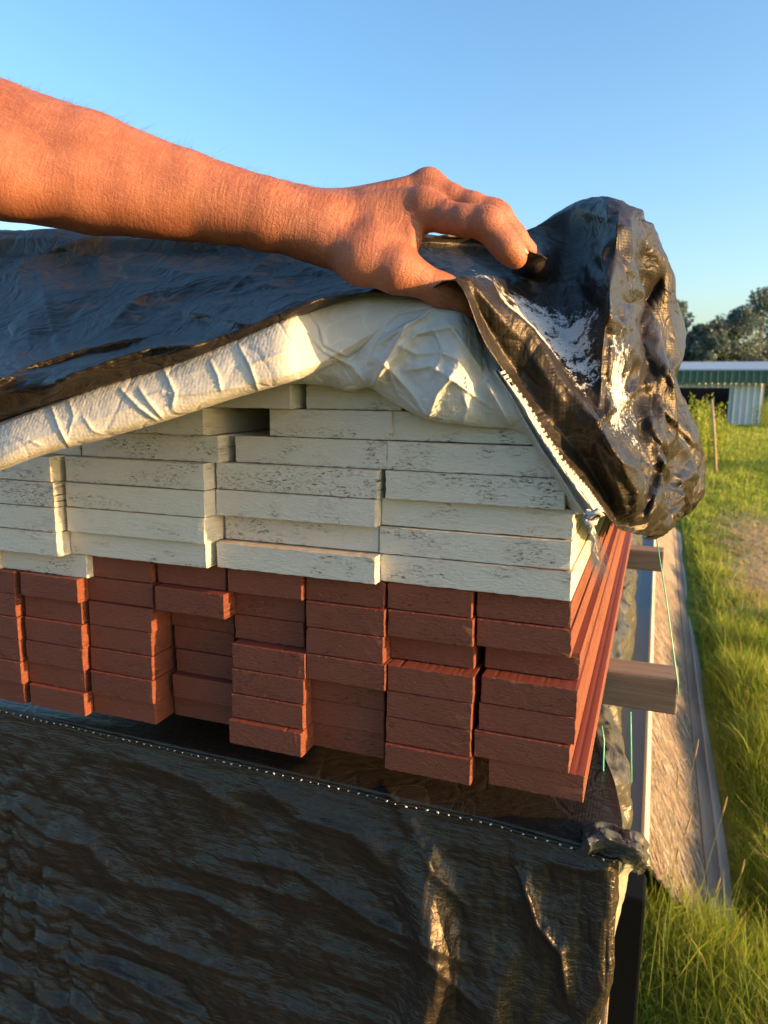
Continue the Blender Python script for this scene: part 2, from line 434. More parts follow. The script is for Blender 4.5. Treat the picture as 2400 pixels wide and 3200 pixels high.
def leafmat(name, c1, c2, tr=.35):
    m, t, b = mat(name)
    at = N(t, 'ShaderNodeAttribute', attribute_name='tone'); c = mix(t, at.outputs['Fac'], c1, c2)
    at2 = N(t, 'ShaderNodeAttribute', attribute_name='dry'); c = mix(t, at2.outputs['Fac'], c, (.42, .30, .13))
    L(t, c, b.inputs['Base Color']); b.inputs['Roughness'].default_value = .5; b.inputs['Specular IOR Level'].default_value = .3
    tl = N(t, 'ShaderNodeBsdfTranslucent'); L(t, c, tl.inputs[0]); mx = N(t, 'ShaderNodeMixShader'); mx.inputs[0].default_value = tr
    out = t.nodes['Material Output']; L(t, b.outputs[0], mx.inputs[1]); L(t, tl.outputs[0], mx.inputs[2]); L(t, mx.outputs[0], out.inputs[0])
    return m
M_GRASS = leafmat('grass_blade', (.12, .22, .02), (.48, .50, .07), .45)
M_HAY = leafmat('hay', (.58, .43, .20), (.78, .62, .34), .3)

def blades(name, px, py, h, wd, lean, m, dry=None, curl=1.0, z0=None, seed=0, flat=0):
    r = np.random.default_rng(seed); n = len(px)
    az = r.uniform(0, 2 * np.pi, n); dx, dy = np.cos(az), np.sin(az)
    fa = r.uniform(0, 2 * np.pi, n); wx, wy = np.cos(fa) * wd, np.sin(fa) * wd
    if z0 is None: z0 = np.zeros(n)
    rows = []
    for s, wf in ((0, 1.0), (.35, .9), (.7, .62), (1.0, .08)):
        off = lean * (s ** (1 + curl * .8)); zz = z0 + h * (s - .35 * s ** 2 * np.clip(lean / np.maximum(h, 1e-3), 0, 1.2)) * (1 - flat)
        cx, cy = px + dx * off, py + dy * off
        rows.append(np.stack([cx - wx * wf, cy - wy * wf, zz], -1)); rows.append(np.stack([cx + wx * wf, cy + wy * wf, zz], -1))
    V = np.stack(rows, 1).reshape(-1, 3)
    base = np.arange(n)[:, None] * 8
    Fc = np.concatenate([base + np.array([0, 1, 3, 2]), base + np.array([2, 3, 5, 4]), base + np.array([4, 5, 7, 6])])
    o = mesh_np(name, V, Fc, m)
    tone = np.repeat(np.clip(r.normal(.45, .28, n), 0, 1), 8)
    a = o.data.attributes.new('tone', 'FLOAT', 'POINT'); a.data.foreach_set('value', tone.astype(np.float32))
    dr = np.repeat(dry if dry is not None else (r.random(n) < .04).astype(float), 8)
    a = o.data.attributes.new('dry', 'FLOAT', 'POINT'); a.data.foreach_set('value', dr.astype(np.float32))
    return o
# near and middle meadow grass: density falls with distance, clumped
def scatter(n, ymin, ymax, seed):
    r = np.random.default_rng(seed)
    y = ymin * (ymax / ymin) ** r.random(n)
    x = r.uniform(.15, 1, n) * 0 + (r.uniform(-.02, .34, n) * y + .0)
    return x, y
x1, y1 = scatter(90000, 1.0, 4.0, 1)
x2, y2 = scatter(90000, 4.0, 33, 2)
r3 = np.random.default_rng(3)
gx = np.concatenate([x1 + .0, x2]); gy = np.concatenate([y1, y2])
cl = .5 + .5 * np.sin(gx * 7 + 2 * np.sin(gy * 3)) * np.sin(gy * 5.3 + gx * 2)
def osb_x(y): return .285 + 0 * y
near_pile = (gx < .325) & (gy > 1.9)
keep = ~near_pile
gx, gy, cl = gx[keep], gy[keep], cl[keep]
n = len(gx)
hh = (.05 + .13 * cl + r3.gamma(2, .018, n)) * (1 + .0 * gy); 
mow = (gx > 1.0) | (gy > 6)
hh = np.where(mow, hh * .6, hh); hh = np.where((gy > 1.9) & (gx < .40), hh * .45, hh)
ww = .0011 + .0006 * r3.random(n) + .00055 * np.maximum(gy - 2, 0)
tone_dry = (r3.random(n) < .05).astype(float)
def inpatch(x, y, cx, cy, rx, ry): return np.exp(-((x - cx) / rx) ** 2 - ((y - cy) / ry) ** 2)
hay_f = np.clip(inpatch(gx, gy, 1.02, 7.2, .30, 1.3) + inpatch(gx, gy, .82, 5.5, .2, .6), 0, 1)
tone_dry = np.maximum(tone_dry, (r3.random(n) < hay_f * .85).astype(float) * .9)
hh = hh * (1 - .5 * hay_f)
g = blades('meadow_grass', gx, gy, hh, ww, r3.uniform(.1, .75, n) * hh, M_GRASS, tone_dry, seed=4)
tag(g, 'lush green meadow grass growing beside the leaning strand board', 'grass', kind='stuff')
# raked hay
n = 14000
hx = np.concatenate([r3.normal(1.08, .2, n // 2), r3.normal(.86, .15, n - n // 2)]); hy = np.concatenate([r3.normal(7.3, .9, n // 2), r3.normal(5.6, .40, n - n // 2)])
hz = np.abs(r3.normal(0, .03, n)) + .01
g = blades('raked_hay', hx, hy, r3.uniform(.02, .07, n), np.full(n, .003), r3.uniform(.08, .22, n), M_HAY, np.zeros(n), z0=hz, seed=5)
tag(g, 'dry yellow hay lying in patches on the mown grass', 'hay', kind='stuff')

# ---- trees behind the shed
M_BARK = wood_mat('bark', (.08, .06, .045), (.14, .11, .085), (1, 1, .3))
M_LEAF = leafmat('tree_leaves', (.065, .105, .095), (.21, .26, .22), .3)  # leaf colours paled and blued to carry the distance haze
def tree(px, ypx_top, Y, hw, label, seed, trunk_lean=0):
    r = np.random.default_rng(seed)
    top = atY(px, ypx_top, Y); H = top[2]; X0 = top[0]
    t = empty('deciduous_tree', (X0, Y, 0))
    tag(t, label, 'tree', 'trees behind the green shed')
    pts = [(X0 + trunk_lean * s + .12 * math.sin(s * 4 + seed), Y, H * .8 * s) for s in np.linspace(0, 1, 8)]
    tube('trunk', pts, .035 * H, M_BARK, t, 8, [1.2, 1, .85, .75, .6, .45, .3, .12])
    lv = []
    for k in range(10):
        a = r.uniform(0, 6.28); s = r.uniform(.3, .8); b0 = np.array(pts[int(s * 7)]); L_ = hw * r.uniform(.5, .95)
        e = b0 + np.array([math.cos(a) * L_, math.sin(a) * L_, H * .12 + r.uniform(0, .12) * H])
        mid = (b0 + e) / 2 + np.array([0, 0, .04 * H])
        tube('limb', [b0, mid, e], .011 * H, M_BARK, t, 5, [1, .6, .2]); lv.append(e); lv.append(mid)
    cl = []
    for k in range(70):
        a = r.uniform(0, 6.28); zz = r.uniform(.12, .97); rad = hw * (math.sin(math.pi * min(1, zz * .9 + .12)) ** .6) * math.sqrt(r.random()) * r.uniform(.75, 1.1)
        cl.append((X0 + math.cos(a) * rad, Y + math.sin(a) * rad, zz * H, hw * r.uniform(.13, .28)))
    C_ = np.array(cl); nl = 9000
    ci = r.integers(0, len(C_), nl); d = r.normal(size=(nl, 3)); d /= np.linalg.norm(d, axis=1)[:, None]
    c = C_[ci, :3] + d * (C_[ci, 3] * r.random(nl) ** .4)[:, None]
    c[:, 2] = np.clip(c[:, 2], .2, H * 1.02)
    sz = r.uniform(.06, .15, nl)
    a1 = r.normal(size=(nl, 3)); a1 /= np.linalg.norm(a1, axis=1)[:, None]; a2 = np.cross(a1, r.normal(size=(nl, 3))); a2 /= np.linalg.norm(a2, axis=1)[:, None]
    V = np.stack([c - a1 * sz[:, None], c - a2 * sz[:, None] * .5, c + a1 * sz[:, None], c + a2 * sz[:, None] * .5], 1).reshape(-1, 3)
    Fc = np.arange(nl * 4).reshape(-1, 4)
    o = mesh_np('crown', V, Fc, M_LEAF, t, False, loc=(X0, Y, 0))
    tone = np.repeat(np.clip(r.normal(.45, .2, nl) + (r.random(len(C_)) * .5 - .25)[ci], 0, 1), 4)
    at = o.data.attributes.new('tone', 'FLOAT', 'POINT'); at.data.foreach_set('value', tone.astype(np.float32))
    at = o.data.attributes.new('dry', 'FLOAT', 'POINT'); at.data.foreach_set('value', np.zeros(nl * 4, np.float32))
tree(1462, 648, 48, 2.0, 'tall feathery tree just right of the black tarp edge', 11)
tree(1440, 705, 52, 2.6, 'dark bushy tree half hidden behind the edge of the black tarp', 12)
tree(1512, 702, 50, 2.0, 'low rounded tree in the dip of the tree line', 13)
tree(1545, 688, 47, 1.9, 'rounded tree above the middle of the blue-grey shed roof', 14)
tree(1590, 678, 50, 2.3, 'broad dark tree left of the tallest one by the photo edge', 15)
tree(1650, 628, 49, 2.9, 'tallest tree at the right edge of the photo behind the roof end', 16)
tree(1720, 660, 52, 3.0, 'dark tree cut off by the right edge of the photo', 17)
tree(1380, 700, 60, 4.5, 'large tree hidden for the most part behind the black tarp', 18)

def bush(x, y, h, w_, label, seed):  # unseen bushes, placed and sized to shade the meadow and shed wall
    r = np.random.default_rng(seed); t = empty('bush', (x, y, 0)); tag(t, label, 'bush', 'bushes right of the meadow')
    for k in range(6): a = r.uniform(0, 6.28); tube('stem', [(x, y, 0), (x + math.cos(a) * w_ * .2, y + math.sin(a) * w_ * .2, h * .4), (x + math.cos(a) * w_ * .4, y + math.sin(a) * w_ * .4, h * .8)], .04, M_BARK, t, 5, [1, .7, .3])
    nl = 9000; c = r.normal(size=(nl, 3)); c /= np.linalg.norm(c, axis=1)[:, None]; c *= (r.random(nl) ** .4)[:, None] * (1 + .18 * np.sin(c[:, :1] * 7 + 3 * c[:, 1:2]))
    c = c * [w_ / 2, w_ / 2, h / 2] + [x, y, h / 2]; sz = r.uniform(.05, .12, nl)
    a1 = r.normal(size=(nl, 3)); a1 /= np.linalg.norm(a1, axis=1)[:, None]; a2 = np.cross(a1, r.normal(size=(nl, 3))); a2 /= np.linalg.norm(a2, axis=1)[:, None]
    V = np.stack([c - a1 * sz[:, None], c - a2 * sz[:, None] * .5, c + a1 * sz[:, None], c + a2 * sz[:, None] * .5], 1).reshape(-1, 3); V[:, 2] = np.maximum(V[:, 2], .02)
    o = mesh_np('foliage', V, np.arange(nl * 4).reshape(-1, 4), M_LEAF, t, False, loc=(x, y, 0))
    for nm, vv in (('tone', np.repeat(r.random(nl), 4)), ('dry', np.zeros(nl * 4))):
        at = o.data.attributes.new(nm, 'FLOAT', 'POINT'); at.data.foreach_set('value', vv.astype(np.float32))
bush(20.5, 15.3, 3.0, 4.2, 'wide green bush unseen at right, placed to shade the meadow, nearer one', 61)
bush(17.5, 33.5, 3.7, 4.5, 'tall green bush unseen at right, placed to shade the shed wall, level with the shed', 62)
# ---- shed
def shed():
    M_ROOF = plain('shed_roof', (.34, .42, .52), .45, .1, 2, .1)
    M_GREEN = plain('shed_green', (.05, .13, .09), .6)
    M_WALL = plain('shed_white', (.62, .64, .64), .5)
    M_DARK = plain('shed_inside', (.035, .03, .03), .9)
    Y0 = 33.0
    Pw = lambda u, v: atY(u, v, Y0)
    xl, xr = Pw(1400, 830)[0], Pw(1652, 830)[0]
    ztop = Pw(1600, 828)[2]; zf = Pw(1600, 801)[2]; xd = Pw(1583, 850)[0]; dtop = Pw(1560, 838)[2]
    t = empty('farm_shed', ((xl + xr) / 2, Y0, 0))
    tag(t, 'long low shed with green fascia, blue-grey roof and dark open bay', 'shed')
    def corr(name, x0, x1, z0, z1, y, m, pitch=.18, d=.03, flat=False):
        n_ = max(2, int((x1 - x0) / pitch) * 4); xs = np.linspace(x0, x1, n_)
        yy = y - d * (np.sin(np.arange(n_) * math.pi / 2) > .5)
        V = [(x, b, z0) for x, b in zip(xs, yy)] + [(x, b, z1) for x, b in zip(xs, yy)]
        Fc = [(i, i + 1, i + 1 + n_, i + n_) for i in range(n_ - 1)]
        V2 = [(a, b + .02, c) for a, b, c in V]; nn = len(V)
        Fc += [tuple(j + nn for j in f[::-1]) for f in Fc]
        return mesh_np(name, np.array(V + V2), Fc, m, t, False)
    corr('corrugated_wall', xd, xr, 0, ztop, Y0, M_WALL, .22, .05)
    corr('door_header', xl, xd, dtop, ztop, Y0, M_WALL, .22, .05)
    corr('green_fascia', xl - .3, xr + 1.2, ztop, zf, Y0 - .35, M_GREEN, .25, .05)
    box('side_wall', (xr - .05, Y0 + .06, 0), (xr, Y0 + 5, ztop), M_WALL, t)
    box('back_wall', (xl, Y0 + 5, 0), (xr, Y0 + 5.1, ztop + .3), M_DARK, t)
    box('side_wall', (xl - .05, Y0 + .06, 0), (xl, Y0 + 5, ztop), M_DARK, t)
    zr = atY(1600, 784, Y0 + 4.2)[2]
    V = np.array([(xl - .3, Y0 - .42, zf), (xr + 1.3, Y0 - .42, zf), (xr + .6, Y0 + 4.2, zr), (xl - .3, Y0 + 4.2, zr),
                  (xl - .3, Y0 - .42, zf + .06), (xr + 1.3, Y0 - .42, zf + .06), (xr + .6, Y0 + 4.2, zr + .06), (xl - .3, Y0 + 4.2, zr + .06)])
    mesh_np('roof', V, [(0, 1, 2, 3)[::-1], (4, 5, 6, 7), (0, 1, 5, 4), (1, 2, 6, 5), (2, 3, 7, 6), (3, 0, 4, 7)], M_ROOF, t, False)
    box('door_post', (xd - .12, Y0 + .03, 0), (xd - .02, Y0 + .12, dtop), M_WALL, t)
shed()

# ---- weeds and stakes beside the meadow, middle distance
def weed_clump(u, v_base, u_w, h, n, label, seed):
    c = atZ(u, v_base, 0); r = np.random.default_rng(seed); wx = u_w / 1566 * c[1]
    px = c[0] + r.normal(0, wx * .4, n); py = c[1] + r.normal(0, wx * .6, n)
    hh = h * r.uniform(.35, 1.0, n) ** .7
    # stems with leaves: each clump many small blades at heights
    k = 26
    bx = np.repeat(px, k) + r.normal(0, .02, n * k); by = np.repeat(py, k) + r.normal(0, .02, n * k); bz = np.repeat(hh, k) * np.tile(np.linspace(0, 1, k), n)
    g = blades('weed_clump', bx, by, np.full(n * k, .05) + r.uniform(0, .05, n * k), r.uniform(.008, .016, n * k), r.uniform(.03, .10, n * k), M_GRASS, (r.random(n * k) < .06).astype(float), z0=bz, seed=seed)
    tag(g, label, 'weeds', 'tall weeds by the fence stakes')
weed_clump(1500, 1015, 26, 1.35, 70, 'tall yellow-green weeds touching the right edge of the black tarp', 21)
weed_clump(1528, 1000, 26, 1.2, 70, 'tall sunlit weeds standing in front of the dark shed opening', 22)
weed_clump(1556, 965, 18, .7, 34, 'shorter weeds right of the pale fence stake', 23)
weed_clump(1655, 925, 22, 1.2, 60, 'green bush growing by the right corner of the shed wall', 24)
weed_clump(1618, 918, 18, .65, 40, 'low green weeds at the foot of the white corrugated wall', 25)
def stake(u0, v0, u1, v1, r_, label):
    b = atZ(u0, v0, 0); tp = atY(u1, v1, b[1])
    o = tube('fence_stake', [b - np.array([0, 0, .05]), (b + tp) / 2 + np.array([.004, 0, 0]), tp], r_, M_POST, None, 7, [1, .95, .8])
    tag(o, label, 'stake', 'thin stakes among the weeds')
stake(1548, 1032, 1538, 862, .022, 'pale thin stake leaning in the yellow-green weeds')
stake(1532, 1000, 1529, 905, .02, 'darker short stake behind the pale leaning one')
o = tube('bent_branch', [atY(1459, 758, 3.0), atY(1468, 742, 3.0), atY(1473, 716, 3.0), atY(1470, 735, 3.0) + np.array([.02, 0, .02])], .008, M_POST, None, 6, [1, .9, .6, .2])
bpy.data.objects.remove(o)

# ================================================================== BOARDS
WT = .0223; ZR = 1.2985; YB = .52
def board_mesh(w_, h_, ln, seed):
    r = random.Random(seed); e = .0005
    nx, nz = 34, 6
    def j(a=.00016): return r.gauss(0, a)
    ring = []
    for i in range(nx): ring.append([w_ * i / nx, 0 + j()])
    for i in range(nz): ring.append([w_ + j(), h_ * i / nz])
    for i in range(nx): ring.append([w_ * (1 - i / nx), h_ + j()])
    for i in range(nz): ring.append([0 + j(), h_ * (1 - i / nz)])
    for p in ring:                                   # now and then a splinter stands off the edge
        if r.random() < .05: p[1] += r.uniform(-.0006, .0003); p[0] += r.uniform(-.0004, .0008)
    n_ = len(ring); cx, cz = w_ / 2, h_ / 2
    V = []
    for x, z in ring:                                # inner front ring
        V.append((x + (e if x < cx * .05 else -e if x > w_ * .98 else 0), j(.0001), z + (e if z < h_ * .1 else -e if z > h_ * .9 else 0)))
    for x, z in ring: V.append((x, e * .9 + abs(j(.0003)), z if z < h_ * .9 else min(z, h_) * .3 + h_ * .6995))
    for x, z in ring: V.append((x - (x - cx) * .001, .012, min(max(z, .0001), h_ - .0001) if 0 <= z <= h_ else (0 if z < 0 else h_)))
    for x, z in ring: V.append((min(max(x, 0), w_), ln, min(max(z, 0), h_)))
    Fc = [tuple(range(n_))]
    for k in range(3):
        for i in range(n_):
            i2 = (i + 1) % n_; Fc.append((k * n_ + i, k * n_ + i2, (k + 1) * n_ + i2, (k + 1) * n_ + i)[::-1])
    Fc.append(tuple(3 * n_ + i for i in range(n_))[::-1])
    me = bpy.data.meshes.new('board'); me.from_pydata(V, [], Fc); me.validate()
    bm = bmesh.new(); bm.from_mesh(me); bmesh.ops.recalc_face_normals(bm, faces=bm.faces); bm.to_mesh(me); bm.free()
    return me
bseed = [0]
def add_board(kind, col_lbl, row, uL, uR, off, z0, label, ybase, h=WT, gap=.0003):
    y = ybase - off / 1000.0; z = z0; zm = z0 + h / 2
    bseed[0] += 1
    rr = random.Random(bseed[0] * 13)
    full = .147 if kind == 'white' else .0715
    if uR is None: x0 = solveX(uL, y, zm); x1 = x0 + full
    elif uL is None: x1 = solveX(uR, y, zm); x0 = x1 - full
    else: x0, x1 = solveX(uL, y, zm), solveX(uR, y, zm)
    me = board_mesh(x1 - x0 - .0006, h - gap - rr.random() * .0004, 3.2 + rr.random() * .1, bseed[0])
    me.materials.append(M_WHITE if kind == 'white' else M_RED)
    o = bpy.data.objects.new('painted_board' , me); link(o)
    o.location = (x0, y, z); 
    tag(o, label, 'board', 'white painted boards' if kind == 'white' else 'red painted boards')
    return o
ordn = ['topmost', 'second from the top', 'third from the top', 'fourth from the top', 'fifth from the top', 'sixth from the top', 'lowest']
colR = {8: 'rightmost column', 7: 'second column from the right', 6: 'third column from the right', 5: 'fourth column from the right',
        4: 'deeply recessed column', 3: 'column left of the recess', 2: 'second column left of the recess', 1: 'column at the left photo edge'}
RED = {
 8: [(1030, 1236, -1), (1030, 1236, 1), (1048, 1254, -13), (1039, 1249, 3), (1034, 1245, 3), (1024, 1232, 5), (1055, 1263, 3)],
 7: [(837, 1021, 1), (837, 1023, 3), (842, 1026, -9), (837, 1024, 5), (835, 1020, 5), (833, 1018, 5), (831, 1018, 8)],
 6: [(661, 831, 0), (661, 832, 3), (661, 829, 4), (662, 833, 5), (667, 832, -6), (668, 831, -7), (670, 831, -9)],
 5: [(492, 653, 2), (506, 659, -8), (507, 658, -8), (501, 660, 4), (501, 658, 5), (500, 656, 6), (495, 652, 11)],
 4: [(340, 488, -4), (335, 485, 6), (369, 506, -21), (377, 507, -22), (381, 505, -21), (373, 505, -14), (377, 503, -22)],
 3: [(190, 327, -3), (191, 331, -2), (192, 329, 1), (195, 329, 0), (196, 330, 1), (197, 331, 3), (202, 337, -2)],
 2: [None, (44, 169, 6), (54, 178, 0), (55, 179, 3), (57, 180, 3), (62, 185, -1), (65, 184, 3)],
 1: [None, (None, 33, 2), (None, 35, 2), (None, 40, 3), (None, 44, 2), (None, 47, 3), (None, 54, 0)],
}
ybr = {8: .525, 7: .522, 6: .519, 5: .516, 4: .512, 3: .508, 2: .503, 1: .499}
for c_, rows in RED.items():
    for i, e_ in enumerate(rows):
        if e_ is None: continue
        st = {(8, 0): 'red-brown board under the lowest white board at the right corner', (8, 6): 'lowest red-brown board at the right corner, set off to the right',
              (4, 1): 'red-brown board jutting out above the deep recess', (5, 6): 'lowest red-brown board of its column, jutting out right of the recess'}.get((c_, i))
        lb = st or ('red-brown board end, %s in the %s' % (ordn[i], colR[c_]))
        if c_ == 8 and 0 < i < 6: lb = 'red-brown board, %s of the red ones at the right corner' % ordn[i]
        add_board('red', c_, i, e_[0], e_[1], e_[2], ZR - WT * (i + 1), lb, ybr[c_])
WH = {
 4: [(822, 1236, 1), (819, 1236, 0), (824.5, 1240, -2), (832, 1222, 6), (836, 1200, 5), (847, 1185, 2), (875, 1165, 0)],
 3: [(468, 812, 3), (486, 820, -10), (466, 812, 2), (467, 817, 2), (508, 837, -4), (582, 848, -4), (661, 868, -6)],
 2: [(152, 447, -1), (144, 443, 6), (142, 443, 6), (141, 442, 5), (175, 473, -3), (None, 440, 4), (None, 629, -4)],
 1: [(None, 125, 2), (None, 121, 3), (None, 118, 3), (None, 110, 3), (None, 174, -16), None, None],
}
ybw = {4: .520, 3: .511, 2: .500, 1: .488}
colW = {4: 'at the right corner', 3: 'in the second column from the right', 2: 'in the second column from the left', 1: 'at the left photo edge'}
ordw = ['lowest', 'second from the bottom', 'third from the bottom', 'fourth from the bottom', 'fifth from the bottom', 'sixth from the bottom', 'topmost']
for c_, rows in WH.items():
    for i, e_ in enumerate(rows):
        if e_ is None: continue
        lb = 'white painted board, %s %s' % (ordw[i], colW[c_])
        if (c_, i) == (2, 5): lb = 'white painted board left of the dark square gap near the top'
        if (c_, i) == (3, 5): lb = 'narrower white painted board right of the dark square gap'
        if (c_, i) == (4, 0): lb = 'lowest white board at the right corner with torn wood fibres on top'
        add_board('white', c_, i, e_[0], e_[1], e_[2], ZR + WT * i, lb, ybw[c_])
o = add_board('white', 1, -1, None, 188, 0, ZR - WT, 'white board lying down among the red ones at lower left', .503)
o = add_board('white', 0, -1, None, 0, 0, ZR - WT, 'white board cut off by the left photo edge, level with the top red ones', .500)

# torn fibres on the lowest white board, right corner
n = 700
fx = np.array([solveX(u, .522, ZR + WT) for u in rng.uniform(1135, 1236, n)]); fy = .5195 + rng.random(n) * .004
fz = ZR + WT - .0008 + rng.uniform(-.0012, .0008, n)
g = blades('torn_fibres', fx, fy, rng.uniform(.0008, .003, n), np.full(n, .00018), rng.uniform(.001, .006, n), M_FIBRE, np.zeros(n), z0=fz, seed=8)
tag(g, 'orange wood fibres torn along the top edge of the lowest white board', 'fibres', kind='stuff')

# ================================================================== LOWER PACK
# bearers under the red boards
def bearer(y0, y1, uR, ztop, th, label):
    x1 = solveX(uR, y0, ztop - th / 2)
    o = box('wooden_bearer', (-.95, y0, ztop - th), (x1, y1, ztop), M_BEARER, None, .002)
    tag(o, label, 'bearer', 'bearers under the board stack')
bearer(.80, .845, 1464, ZR - 7 * WT - .0005, .040, 'weathered wooden bearer sticking out right of the red boards, nearer one')
bearer(1.46, 1.505, 1433, ZR - 7 * WT - .0005, .040, 'weathered wooden bearer sticking out below the tarp bulge, farther one')

def lower_tarp():
    t = empty('lower_tarpaulin', (-.4, .55, 0))
    tag(t, 'black woven tarpaulin wrapped around the lower pack under the red boards', 'tarpaulin')
    xs = [-.95, -.80, -.65, -.5, -.38, -.28, -.19, -.12, -.07, -.035, -.008]
    ctrl = []
    zy = [(1.098, 1.3), (1.100, .80), (1.104, .57), (1.100, .553), (1.085, .546), (1.05, .540), (1.0, .533), (.94, .524), (.86, .510), (.76, .495), (.6, .48), (.3, .47), (0.02, .47)]
    for z, y in zy:
        row = []
        for i, x in enumerate(xs):
            f = i / (len(xs) - 1)
            yy = y - (.022 * f ** 2 if y < .6 else 0)
            zz = z
            xx = x
            if z < 1.0 and x > -.1: xx = x - (1.0 - z) * .22 * min(1, (x + .1) / .09)
            row.append((xx, yy, zz))
        # wrap round the corner to the right side
        xe = row[-1][0]
        if y < .6:
            row.append((xe + .002, row[-1][1] + .03, z)); row.append((xe - .004, row[-2][1] + .075, z))
        else:
            row = [(min(p[0] * .93, -.052 + .0005 * k) if k > 5 else p[0], p[1], p[2]) for k, p in enumerate(row)]; xe = row[-1][0]
            row.append((xe + .001, y + .01, z)); row.append((xe + .002, y + .02, z - .001))
        ctrl.append(row)
    ctrl = np.array(ctrl)
    nu, nv = 110, 120
    # resample rows so that the cloth cells are even
    T = cr(ctrl, nu, 240)
    d = np.linalg.norm(np.diff(T[:, nu // 2], axis=0), axis=1); s = np.concatenate([[0], np.cumsum(d)]); q = np.linspace(0, s[-1], nv)
    ii = np.interp(q, s, np.arange(240)); i0 = np.minimum(ii.astype(int), 238); f = (ii - i0)[:, None, None]
    T = T[i0] * (1 - f) + T[i0 + 1] * f
    # more slack lower down -> horizontal creases; a few vertical folds near the right corner
    zc = T[..., 2]; xc = T[..., 0]
    iv = np.clip((1.06 - zc) / .35, 0, 1) * .07 + .006; iu = .012 + .03 * np.exp(-((xc + .08) / .09) ** 2) * (zc < 1.08)
    iv = iv * np.clip((-.09 - xc) / .12, .25, 1)
    # pronounced vertical folds
    _fd = (xc + .150 - (1.05 - zc) * .06 - .006 * np.sin(zc * 40)); _fe = (xc + .088 + (1.0 - zc) * .05)
    fold = .022 * np.exp(-(_fd / np.where(_fd < 0, .026, .011)) ** 2) + .012 * np.exp(-(_fe / np.where(_fe < 0, .02, .008)) ** 2) * np.clip((1.02 - zc) / .1, 0, 1)
    T = T.copy(); T[..., 1] -= fold * np.clip((1.075 - zc) / .05, 0, 1)
    led = np.clip((zc - 1.075) / .02, 0, 1) * 1.0
    X = buckle(T, iu * (1 - led), iv * (1 - led), 60, .012, .0016, 5, 3, pin=led * .4)
    sv_ = np.linspace(0, 1, 380); zr_ = X[:, 55, 2]; dens = np.where((zr_ < 1.106) & (zr_ > .68) & (X[:, 55, 1] < .565), 12.0, 1.0); cd = np.cumsum(dens); cd = (cd - cd[0]) / (cd[-1] - cd[0])
    ii = np.interp(sv_, cd, np.arange(nv)); i0 = np.minimum(ii.astype(int), nv - 2); f = (ii - i0)[:, None, None]
    X = X[i0] * (1 - f) + X[i0 + 1] * f; X = up2(X, 380, 380); T2 = X.copy()
    zc = X[..., 2]; xc = X[..., 0]; led = np.clip((zc - 1.075) / .02, 0, 1)
    X = buckle(T2, .012 * (1 - led), (.008 + np.clip((1.0 - zc) / .3, 0, 1) * .02) * (1 - led), 20, .03, .0004, 6, 2, pin=led * .2, smooth_noise=2)
    # fine pleats that break at the vertical weave lines
    X = creases_uv(X, [([(100, 1560), (130, 1700), (128, 1860), (105, 2060), (95, 2212)], 9, 1, .003), ([(0, 1730), (110, 1810), (190, 1830), (250, 1900)], 40, .3, .010),
        ([(250, 1905), (420, 1930), (560, 2010)], 36, .3, .008), ([(360, 1860), (520, 1905), (700, 1960)], 34, .35, .007), ([(290, 1640), (420, 1690), (520, 1760)], 50, .4, .006),
        ([(560, 1690), (640, 1770), (760, 1800), (830, 1870)], 44, .4, .008), ([(0, 1930), (160, 1960), (320, 2040), (520, 2110)], 30, .3, .009), ([(480, 1850), (640, 1880), (800, 1990), (1000, 2080)], 34, .3, .009),
        ([(20, 2040), (220, 2090), (420, 2190)], 26, .3, .008), ([(880, 1760), (930, 1880), (1010, 1960)], 30, .5, .007), ([(830, 1700), (860, 1740), (880, 1800)], 22, .5, .005),
        ([(1120, 1880), (1160, 2000), (1210, 2060), (1225, 2160)], 22, .4, .012), ([(1180, 1860), (1260, 1880), (1320, 1880)], 24, .4, .006), ([(760, 2000), (900, 2060), (1040, 2180)], 26, .35, .008)])
    zc = X[..., 2]; xc = X[..., 0]; pr = np.random.default_rng(12)
    pw = xc / .047 + .35 * np.sin(zc * 9); pid = np.floor(pw).astype(int); ph = pr.uniform(0, 1, 80)[pid % 80]; am = pr.uniform(.35, 1, 80)[(pid + 7) % 80]
    fr = pw - np.floor(pw); edge = np.clip(np.minimum(fr, 1 - fr) / .16, 0, 1)
    q1 = (zc * .85 + .26 * xc + .006 * np.sin(xc * 31) + .004 * np.sin(xc * 83 + zc * 20)) / .0125 + ph * .6; q2 = (zc + .20 * xc + .012 * np.sin(xc * 17 + 2)) / .031 + ph
    tri = lambda q: np.abs((q - np.floor(q)) ** 1.6 - .5) * 2
    gate = np.clip((.985 + .10 * np.sin(xc * 8 + 1) + .035 * np.sin(xc * 29) - zc) / .12, 0, 1) * np.clip((-.16 - xc) / .12, .12, 1)
    X[..., 1] -= (1 - led) * (gate * am * (.0050 * tri(q1) + .007 * tri(q2)) * edge + .0007 * (1 - edge) * np.clip((1.07 - zc) / .03, 0, 1))
    sheet('tarp_sheet', X, M_LOWER, t, flip=True)
    # sewn seam: folded ridge and white stitches
    row = np.argmin(np.abs(X[:, :, 2] - 1.0995) + (X[:, :, 1] > .58) * 9, axis=0)
    cols = np.arange(0, X.shape[1])
    line = np.array([X[row[c], c] + np.array([0, -.0016, .0006]) for c in cols])
    for _ in range(6): line[1:-1] = (line[:-2] + line[1:-1] + line[2:]) / 3
    vis = line[(line[:, 0] > -.9)]
    tube('seam_fold', vis[::3], .0016, M_LOWER, t, 6)
    dd = np.concatenate([[0], np.cumsum(np.linalg.norm(np.diff(vis, axis=0), axis=1))])
    stv, stf = [], []
    rs = random.Random(4); first = None
    s = .0
